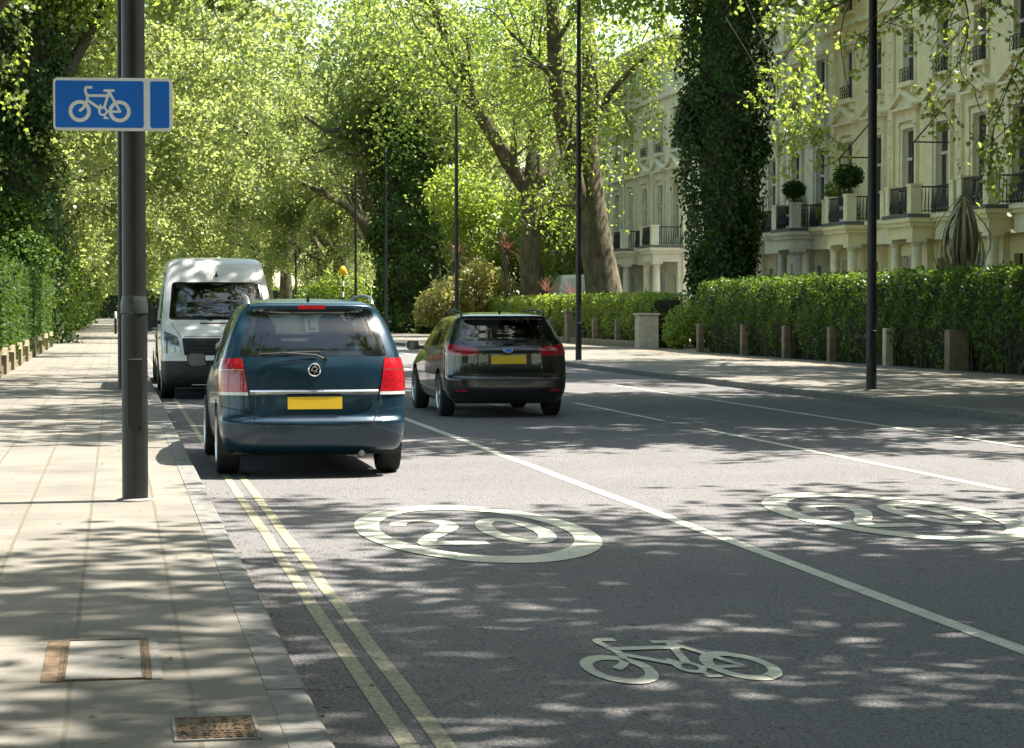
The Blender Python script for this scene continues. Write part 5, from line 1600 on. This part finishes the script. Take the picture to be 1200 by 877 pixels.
# ------------------------------------------------------------------ the two mottled trunks in the middle
def hero_tree(name, label, base, limbs, seed, nleaf, size, leafmat='plane_leaf', Lsub=3.6):
    """limbs: list of (pixels, depth at each pixel, radii)"""
    rng = np.random.default_rng(seed)
    t = empty(name, label, 'tree', (base.x, base.y, .1), group=None)
    off = Vector((base.x, base.y, .1))
    mb = MB(); pts = []
    P = dict(PLANE); P['depth'] = 3; P['kids'] = [4, 4, 3]; P['trop'] = [.03, -.03, -.08, -.12]; P['ang'] = [.8, .85, .9]
    for px, ys, rad, sub in limbs:
        path = [np.array(at(x, y, Y) - off) for (x, y), Y in zip(px, ys)]
        pr = catmull([tuple(p) + (r_,) for p, r_ in zip(path, rad)], 4)
        mb.tube([tuple(p[:3]) for p in pr], [max(.03, p[3]) for p in pr], 14, cap=False)
        for k in range(sub):
            i = int(len(pr) * rng.uniform(.3, 1)); i = min(i, len(pr) - 2)
            d = pr[i + 1][:3] - pr[i][:3]; d /= np.linalg.norm(d) + 1e-9
            a = rng.uniform(.5, 1.1); nd = d * math.cos(a) + perp(d, rng) * math.sin(a); nd[2] = abs(nd[2]) * .7 + .05
            grow(mb, np.array(pr[i][:3]), nd / np.linalg.norm(nd), Lsub * rng.uniform(.7, 1.2), max(.05, pr[i][3] * .36), 0, rng, pts, P)
    mb.build('trunk', 'bark', t, smooth='full', fix=False)
    pts = np.array(pts); idx = rng.integers(0, len(pts), nleaf)
    q = pts[idx] + rng.normal(size=(nleaf, 3)) * .45
    leaf_obj('crown', leaves_mesh('crown', q[q[:, 2] > 4.2], size, 'oval', rng, up=.5, hang=.5), leafmat, t)
    return t
YA = 97.4
hero_tree('plane_tree', 'leaning mottled plane tree with twin stems behind the bright hedge', at(716, 400, YA),
    [([(715, 402), (712, 385), (708, 345), (702, 305), (696, 265), (692, 225), (690, 171), (691, 120), (691, 68), (686, 0), (684, -70), (690, -150)], [YA] * 8 + [YA + .5, YA + 1, YA + 2, YA + 2.5], [1.15, 1.0, .84, .74, .69, .60, .40, .37, .34, .30, .24, .16], 9),
     ([(690, 252), (677, 222), (665, 171), (658, 137), (652, 103), (650, 68), (647, 0), (640, -80), (628, -150)], [YA, YA - .3, YA - .8, YA - 1.2, YA - 1.5, YA - 2, YA - 2.4, YA - 3, YA - 3.4], [.42, .40, .38, .35, .34, .32, .27, .2, .12], 8),
     ([(693, 146), (703, 131), (720, 104), (740, 82), (763, 62), (790, 40)], [YA + .3, YA, YA - .6, YA - 1.2, YA - 2, YA - 2.6], [.2, .17, .15, .12, .09, .05], 4)],
    21, 20000, .19)
YB = 114.6
hero_tree('plane_tree', 'mottled plane tree forking low into three limbs behind the black estate car', at(622, 400, YB),
    [([(622, 398), (622, 380), (622, 340), (622, 300), (623, 265), (623, 235), (623, 215)], [YB] * 7, [.85, .72, .60, .54, .52, .56, .58], 0),
     ([(622, 228), (606, 206), (595, 190), (585, 171), (564, 137), (554, 113), (547, 89), (537, 68), (516, 24), (503, -10), (490, -70)], [YB, YB, YB - .5, YB - .8, YB - 1.5, YB - 2, YB - 2.3, YB - 2.6, YB - 3, YB - 3.4, YB - 4], [.42, .40, .38, .36, .33, .31, .29, .27, .23, .2, .12], 9),
     ([(623, 225), (624, 199), (626, 164), (631, 130), (633, 103), (629, 75), (612, 48), (585, 14), (570, -40)], [YB, YB, YB + .3, YB + .6, YB + 1, YB + 1.2, YB + 1.5, YB + 2, YB + 2.5], [.45, .40, .36, .33, .30, .26, .2, .15, .08], 8),
     ([(610, 212), (603, 190), (602, 171), (604, 145), (598, 118)], [YB - .3, YB - .7, YB - 1, YB - 1.2, YB - 1.4], [.24, .2, .17, .12, .06], 3),
     ([(622, 225), (636, 208), (648, 192), (655, 171), (663, 144), (671, 118), (676, 80), (690, 20), (700, -60)], [YB, YB, YB + .4, YB + .8, YB + 1.2, YB + 1.6, YB + 2, YB + 2.4, YB + 3], [.42, .38, .34, .30, .27, .24, .2, .16, .1], 8),
     ([(628, 152), (619, 144), (609, 127), (595, 117), (581, 110)], [YB + .3, YB, YB - .4, YB - .8, YB - 1], [.16, .14, .11, .08, .05], 3)],
    22, 19000, .21)

# ------------------------------------------------------------------ ivy covered trees
def ivy_tree(label, loc, path, rad, n, size, seed, crown=None, rag=.3, branches=()):
    """trunk path relative to loc, with the thickness of the ivy at each point"""
    rng = np.random.default_rng(seed)
    t = empty('ivy_tree', label, 'tree', loc)
    mb = MB().tube(path, [max(.3, r * .62) for r in rad], 12)
    for b, br in branches: mb.tube(catmull(b, 4), list(np.linspace(br, br * .45, (len(b) - 1) * 4 + 1)), 10)
    mb.build('trunk', 'dark_bark', t, smooth='full')
    pa = np.array(path); s = np.array([0] + list(np.cumsum(np.linalg.norm(np.diff(pa, axis=0), axis=1))))
    u = rng.uniform(0, s[-1], n)
    c = np.stack([np.interp(u, s, pa[:, k]) for k in range(3)], 1); r0 = np.interp(u, s, rad)
    a = rng.uniform(0, 2 * PI, n)
    lump = 1 + rag * lumpy(a * 2 + np.sin(a), u * .9, seed * 1.7) + .12 * rng.normal(size=n)
    dirv = np.stack([np.cos(a), np.sin(a), np.zeros(n)], 1)
    p = c + dirv * (r0 * lump)[:, None]
    lumps = []
    for k in range(16):
        uu = rng.uniform(.12, .98) * s[-1]; aa = rng.uniform(0, 2 * PI); rr = np.interp(uu, s, rad)
        lumps.append([np.interp(uu, s, pa[:, 0]) + math.cos(aa) * rr * .85, np.interp(uu, s, pa[:, 1]) + math.sin(aa) * rr * .85, np.interp(uu, s, pa[:, 2]), rr * rng.uniform(.3, .55), rr * rng.uniform(.3, .55), rr * rng.uniform(.4, .9)])
    q_, v_ = blob_points(rng, int(n * .5), lumps, .5)
    p = np.concatenate([p, q_]); dirv = np.concatenate([dirv, v_])
    leaf_obj('ivy', leaves_mesh('ivy', p, size, 'oval', rng, up=.1, normals=dirv, nbias=1.2, hang=.8), 'ivy_leaf', t)
    if crown:
        cn, cs, lumps, mat = crown
        q, v = blob_points(rng, cn, lumps, .8)
        leaf_obj('crown', leaves_mesh('crown', q, cs, 'quad', rng, up=.5, hang=.4), mat, t)
    return t
ivy_tree('huge dark ivy covered tree left of the cream terrace', (22.4, 80.8, .1), [(0, 0, 0), (-.05, 0, 2), (.1, 0, 4), (.05, 0, 6.5), (.15, 0, 9), (.2, 0, 12), (.1, 0, 15)], [.95, 1.0, 1.15, 1.38, 1.4, 1.5, 1.4], 21000, .17, 31,
    crown=(16000, .24, [(0, 0, 16.5, 5.5, 5, 4), (-3.5, 1, 14.5, 3.2, 3, 2.2), (3, -1, 14.8, 3.5, 3, 2.3)], 'plane_leaf'))
ivy_tree('far dark ivy covered trunk between the blue car and the black estate car', (18.2, 134.0, .1), [(0, 0, 0), (0, 0, 2), (-.1, 0, 5), (-.5, 0, 8), (-.9, 0, 11), (-1.4, 0, 14)], [2.3, 2.2, 2.5, 2.2, 1.8, 1.4], 15000, .25, 32, rag=.4,
    crown=(16000, .30, [(-1, 0, 16.5, 5.5, 5, 4.5), (-3.5, 1, 12.2, 2.8, 3, 2.2), (2.5, -1, 11.8, 2.6, 2.8, 2.6)], 'plane_leaf_far'),
    branches=[([(-.5, 0, 8), (-1.5, -.3, 10.2), (-2.9, -.5, 11.0), (-4.2, -.8, 12.3), (-5.6, -1, 12.1), (-7, -1, 13.0)], .2), ([(-2.9, -.5, 11.0), (-4.0, -.4, 10.7), (-5.2, -.2, 11.2), (-6.4, 0, 10.8)], .11), ([(-.4, 0, 7), (1.5, -.5, 9.5), (2.6, -1, 12.5)], .25)])
ivy_tree('massive ivy covered tree rising behind the tall hedge at left', (-4.25, 95.0, .1), [(0, 0, 0), (.1, 0, 3), (.1, 0, 6), (.1, 0, 9), (.2, 0, 13), (.2, 0, 16)], [2.0, 1.9, 1.9, 2.1, 2.4, 2.0], 22000, .19, 33, rag=.35,
    crown=(14000, .26, [(-1, 0, 17, 5, 5, 4), (3, -1, 15.5, 3, 3, 2.5)], 'plane_leaf'),
    branches=[([(.6, -.4, 8.2), (2.4, -.6, 11.4), (3.6, -.6, 13.6), (4.9, -.6, 16.4)], .33)])

# ------------------------------------------------------------------ twigs that hang in front of the cream terrace
def hanging_spray(label, start, path, n_leaf, seed, r=.05, side=14, size=.16, mat='plane_leaf'):
    rng = np.random.default_rng(seed)
    t = empty('hanging_branch', label, 'branch', start, group='leafy plane branches hanging into view along the top')
    off = Vector(start)
    pa = catmull([tuple(Vector(p) - off) for p in path], 6)
    mb = MB().tube(pa, list(np.linspace(r, r * .25, len(pa))), 6)
    pts = []
    for k in range(side):
        i = int(rng.uniform(.15, 1) * (len(pa) - 1)); d = rng.normal(size=3); d[2] = -abs(d[2]) * .8 - .3; d /= np.linalg.norm(d)
        L = rng.uniform(.6, 1.7); q = np.array(pa[i]); tw = [q]
        for s_ in range(5):
            d = d + rng.normal(size=3) * .22 + np.array([0, 0, -.16]); d /= np.linalg.norm(d); q = q + d * L / 5; tw.append(q); pts.append(q)
        mb.tube(tw, [.014, .012, .010, .008, .006, .004], 4)
    for p in pa[len(pa) // 3:]: pts.append(p)
    mb.build('twigs', 'dark_bark', t)
    pts = np.array(pts); idx = rng.integers(0, len(pts), n_leaf)
    leaf_obj('leaves', leaves_mesh('leaves', pts[idx] + rng.normal(size=(n_leaf, 3)) * .13, size, 'lobed', rng, up=.35, hang=.7), mat, t)
    return t
def PP(lst, Y0, Y1):
    return [at(x, y, Y0 + (Y1 - Y0) * k / (len(lst) - 1)) for k, (x, y) in enumerate(lst)]
for k, (lst, Ya, Yb, n, sd_, lab, sdn) in enumerate((
        ([(1230, -90), (1180, -20), (1140, 20), (1100, 70), (1085, 130)], 46, 44, 260, 1, 'leafy twig hanging left of the far right corner before the upper windows', 12),
        ([(1260, -60), (1220, 20), (1190, 80), (1165, 150), (1160, 200)], 45, 44, 330, 2, 'long leafy twig hanging down to the balcony near the right edge', 14),
        ([(1190, -80), (1120, -20), (1060, 15), (1020, 35), (990, 45)], 48, 50, 260, 3, 'leafy twig reaching left along the top across the tall lamp column', 12),
        ([(1290, -10), (1240, 60), (1200, 110), (1185, 160)], 43, 42, 240, 4, 'leafy twig hanging in the top right corner', 10),
        ([(1110, -60), (1135, 20), (1125, 80), (1150, 110)], 47, 46, 180, 5, 'short leafy twig hanging over the awning frame', 8),
        ([(120, -110), (200, -50), (270, -10), (330, 25), (370, 70)], 52, 54, 420, 21, 'leafy branch crossing the top left above the white van', 18),
        ([(40, -90), (20, 0), (30, 60), (10, 120)], 52, 52, 300, 22, 'leafy twig hanging in the top left corner before the ivy covered tree', 12),
        ([(330, -110), (400, -40), (450, 0), (470, 40)], 58, 60, 380, 23, 'leafy branch at the top edge over the blue car', 16),
        ([(880, -60), (905, 0), (930, 40), (950, 85), (975, 125)], 70, 68, 520, 6, 'leafy branch spreading right from the top of the big ivy tree', 20),
        ([(860, -30), (900, 60), (925, 100), (960, 150), (1000, 180)], 72, 69, 460, 7, 'lower leafy branch reaching from the big ivy tree towards the lamp column', 18),
        ([(850, 20), (905, 110), (925, 150), (935, 185)], 74, 71, 300, 8, 'short leafy branch drooping beside the big ivy tree above the topiary balcony', 12),
        ([(700, 60), (725, 40), (750, 60), (765, 110), (770, 160)], 95, 93, 620, 31, 'leafy branch hanging before the greyish terrace right of the leaning trunk', 20),
        ([(700, 0), (740, -10), (775, 20), (790, 60)], 95, 92, 520, 32, 'leafy branch between the leaning trunk and the big ivy tree at the top edge', 18),
        ([(698, 150), (715, 130), (732, 150), (742, 205)], 95, 94, 420, 33, 'low leafy branch drooping beside the leaning plane trunk', 14),
        ([(1000, -80), (985, -20), (950, 10), (930, 30)], 66, 68, 300, 9, 'leafy branch at the top edge between the ivy tree and the lamp column', 12))):
    pth = PP(lst, Ya, Yb)
    hanging_spray(lab, tuple(pth[0]), pth, n, 60 + sd_, side=sdn, size=.115 if Ya < 60 else .15, r=.024 if Ya < 60 else .013)

# ------------------------------------------------------------------ shrubs and palms
p = at(558, 400, 117); shrub('gold_shrub', 'golden leaved shrub behind the bright hedge, left of the forked trunk', (p.x, p.y, .1),
    [(0, 0, 2.3, 1.5, 1.3, 1.5), (-1.6, -.2, 1.9, 1.2, 1.1, 1.2), (1.2, .1, 1.9, 1.1, 1.1, 1.5), (.2, -.5, 3.3, .9, .9, .8), (-2.6, 0, 1.4, .8, .9, .9)], 6500, .22, 'gold_leaf', 41)
p = at(400, 400, 138); shrub('round_shrub', 'round bright green shrub beside the yellow beacon', (p.x, p.y, .1), [(0, 0, 2.0, 2.2, 2, 1.8), (1.9, .3, 1.5, 1.5, 1.5, 1.3), (-1.6, 0, 1.6, 1.4, 1.4, 1.3)], 7000, .2, 'bright_leaf', 42)
p = at(795, 410, 77.5); shrub('driveway_shrub', 'small yellow green shrub spilling over the driveway edge by the dark hedge', (p.x, p.y, .1), [(0, 0, .75, .55, .6, .7), (-.25, -.4, .5, .4, .4, .45), (.45, .3, 1.0, .5, .6, .8)], 2600, .12, 'bright_leaf', 43)
p = at(645, 380, 108); shrub('green_shrub', 'loose green tree like shrub behind the two plane trunks', (23.6, 118, .1), [(0, 0, 5.0, 2.2, 2, 2.6), (1.5, 0, 3.2, 1.6, 1.5, 1.6), (-1.4, 0, 7, 1.7, 1.5, 1.6)], 7000, .22, 'plane_leaf', 44)
p = at(588, 380, 128); shrub('green_shrub', 'pale green shrub left of the forked plane trunk above the gold shrub', (p.x, p.y, .1), [(-1, 0, 5.5, 2.6, 2, 2.6), (1.2, 0, 4.2, 1.8, 1.5, 1.8), (-2.4, 0, 8, 2.2, 2, 1.9)], 9000, .24, 'bright_leaf', 45)
for k, (x, y, z, r, m, lab) in enumerate(((-3.4, 109, 2.6, 1.9, 'bright_leaf', 'bright green bush hanging over the near footway beyond the ivy trunk'), (-3.2, 122, 2.4, 2.0, 'dark_hedge_leaf', 'dark glossy bush overhanging the near footway'),
        (-2.9, 140, 2.7, 2.1, 'dark_hedge_leaf', 'dark bush at the narrowing end of the near footway'), (-2.8, 163, 3.0, 2.3, 'bright_leaf', 'light green bush at the far end of the near footway'), (-3.6, 92, 3.4, 1.3, 'dark_hedge_leaf', 'dark bush between the tall hedge end and the ivy trunk'))):
    shrub('overhanging_bush', lab, (x, y, .1), [(0, 0, z, r, r, r * 1.05), (.3, -.8, z * .6, r * .7, r * .7, r * .7), (-.4, .8, z * 1.5, r * .8, r * .8, r * .8)], 5500, .19, m, 50 + k, group='bushes overhanging the near footway')

def cordyline(label, loc, h, L, n, mat, seed, dead=True):
    rng = np.random.default_rng(seed)
    t = empty('cordyline_palm', label, 'palm', loc)
    MB().tube([(0, 0, 0), (.03, 0, h * .5), (0, .02, h)], [.12, .10, .08], 8).build('trunk', 'dark_bark', t)
    def tuft(nm, n, up, m, zz):
        mb = MB()
        for i in range(n):
            a = rng.uniform(0, 2 * PI); e = rng.uniform(*up); l = L * rng.uniform(.75, 1.1); w = .03
            d = np.array([math.cos(a) * math.cos(e), math.sin(a) * math.cos(e), math.sin(e)]); s = np.array([-math.sin(a), math.cos(a), 0]) * w
            q = np.array([0, 0, zz]); vs = []
            for k in range(5):
                f = k / 4; vs += [tuple(q - s * (1 - f * .9)), tuple(q + s * (1 - f * .9))]
                d = d + np.array([0, 0, -.13 * (k + 1) / 2]); d /= np.linalg.norm(d); q = q + d * l / 4
            mb.add(vs, [(2 * k, 2 * k + 1, 2 * k + 3, 2 * k + 2) for k in range(4)])
        return mb.build(nm, m, t, fix=False)
    tuft('leaves', n, (-.2, 1.4), mat, h)
    if dead: tuft('dead_leaves', n // 2, (-1.4, -.7), 'dark_bark', h - .1)
    return t
p = at(535, 300, 113); cordyline('reddish spiky cordyline behind the thin lamp column above the gold shrub', (p.x, p.y, .1), 4.2, 1.25, 55, 'red_cord_leaf', 1)
p = at(593, 292, 112); cordyline('reddish spiky cordyline left of the forked plane trunk', (p.x, p.y, .1), 4.5, 1.2, 55, 'red_cord_leaf', 2)
p = at(641, 340, 104); cordyline('dark spiky cordyline at the right foot of the forked plane trunk', (p.x, p.y, .1), 2.3, 1.0, 40, 'red_cord_leaf', 3)
p = at(668, 345, 103); cordyline('small pinkish cordyline before the white vehicle', (p.x, p.y, .1), 2.1, .95, 40, 'red_cord_leaf', 4, False)

def tied_palm(loc, label):
    rng = np.random.default_rng(9)
    t = empty('tied_palm', label, 'palm', loc)
    MB().tube([(0, 0, 0), (0, 0, 2.0), (0, 0, 4.0)], [.10, .08, .04], 8).build('trunk', 'dark_bark', t)
    mb = MB()
    for i in range(84):
        a = rng.uniform(0, 2 * PI); bulge = rng.uniform(.15, .92); top = 4.15 + rng.uniform(-.15, .3); low = 2.0 + rng.uniform(-.2, .7)
        s = np.array([-math.sin(a), math.cos(a), 0]) * rng.uniform(.018, .035); vs = []
        for k in range(8):
            f = k / 7; r = bulge * math.sin(PI * (.03 + .80 * f)) ** .85; z = top - (top - low) * f
            q = np.array([math.cos(a) * r, math.sin(a) * r, z]); vs += [tuple(q - s), tuple(q + s)]
        mb.add(vs, [(2 * k, 2 * k + 1, 2 * k + 3, 2 * k + 2) for k in range(7)])
    mb.build('leaves', 'cord_leaf', t, fix=False)
p = at(1129, 300, 55.5); tied_palm((p.x, p.y, .1), 'drooping cordyline with leaves tied to a point, above the dark hedge')

# white vehicle behind the bright hedge
copy_thing(VAN, 'white high vehicle parked behind the bright hedge between the plane trunks', (24.2, 121.8, .1), R(180), None, (1.12, 1.12, 1.33))

# topiary and planters on the balconies
def topiary(label, loc, ball, stem, pot, seed, n=1500, shape='ball'):
    rng = np.random.default_rng(seed)
    t = empty('topiary_tree', label, 'potted tree', loc, group='potted plants on the balconies')
    MB().bbox(-pot / 2, pot / 2, -pot / 2, pot / 2, 0, pot * 1.15, .02).build('planter', 'planter_white', t)
    MB().tube([(0, 0, pot * 1.1), (.02, 0, pot * 1.1 + stem), (0, 0, pot * 1.1 + stem + ball * .6)], .03, 6).build('trunk', 'dark_bark', t)
    p_, v = blob_points(rng, n, [(0, 0, pot * 1.15 + stem + ball * .8, ball, ball, ball * .78)], .5)
    leaf_obj('crown', leaves_mesh('crown', p_, .10, 'oval', rng, up=.2, normals=v, nbias=.6), 'ivy_leaf', t)
HZ = 4.66
topiary('large ball topiary in a white planter on the balcony left of the lamp column', (25.85, HY0 + HW * 2 + .75, HZ + .0), .52, .66, .5, 1, 2200)
topiary('smaller ball topiary in a white planter nearest the big ivy tree', (25.85, HY0 + HW * 3 + .75, HZ), .43, .6, .5, 2, 1600)
p0 = (26.35, HY0 + HW * 2 + 3.2, 4.66)
for k, (y, lab, m, rr) in enumerate(((HY0 + HW * 2 + 3.4, 'leafy potted shrub on the balcony between the two ball topiaries', 'hedge_leaf', .6), (HY0 + HW * 2 + 5.0, 'straggly potted plant left of the leafy balcony shrub', 'bright_leaf', .5), (HY0 + HW * 3 + 3.2, 'dark bushy balcony plant left of the smaller ball topiary', 'hedge_leaf', .55))):
    shrub('balcony_plant', lab, (26.55, y, 4.66), [(0, 0, .55, rr, rr, .5), (.1, .1, 1.25, rr * .55, rr * .55, .5)], 900, .12, m, 80 + k, group='potted plants on the balconies')

# ------------------------------------------------------------------ fallen leaves and grit along the kerbs
def litter():
    rng = np.random.default_rng(77); n = 900
    y = rng.uniform(6.5, 60, n); near_ = rng.uniform(0, 1, n) < .7
    x = np.where(near_, .72 + rng.exponential(.07, n), 11.97 - rng.exponential(.1, n)); z = np.full(n, .008)
    m = 160
    x = np.concatenate([x, rng.uniform(-2.4, .5, m)]); y = np.concatenate([y, rng.uniform(6.5, 40, m)]); z = np.concatenate([z, np.full(m, .128)])
    P_ = np.stack([x, y, z], 1)
    o = leaf_obj('leaf_litter', leaves_mesh('leaf_litter', P_, .032, 'oval', rng, up=9.0), 'litter_leaf')
    o['kind'] = 'stuff'; o['label'] = 'small dry leaves and bud scales scattered along the gutter and footway'
simple('litter_leaf', (0.16, 0.11, 0.05), 0.9, var=0.4, scale=3)
litter()
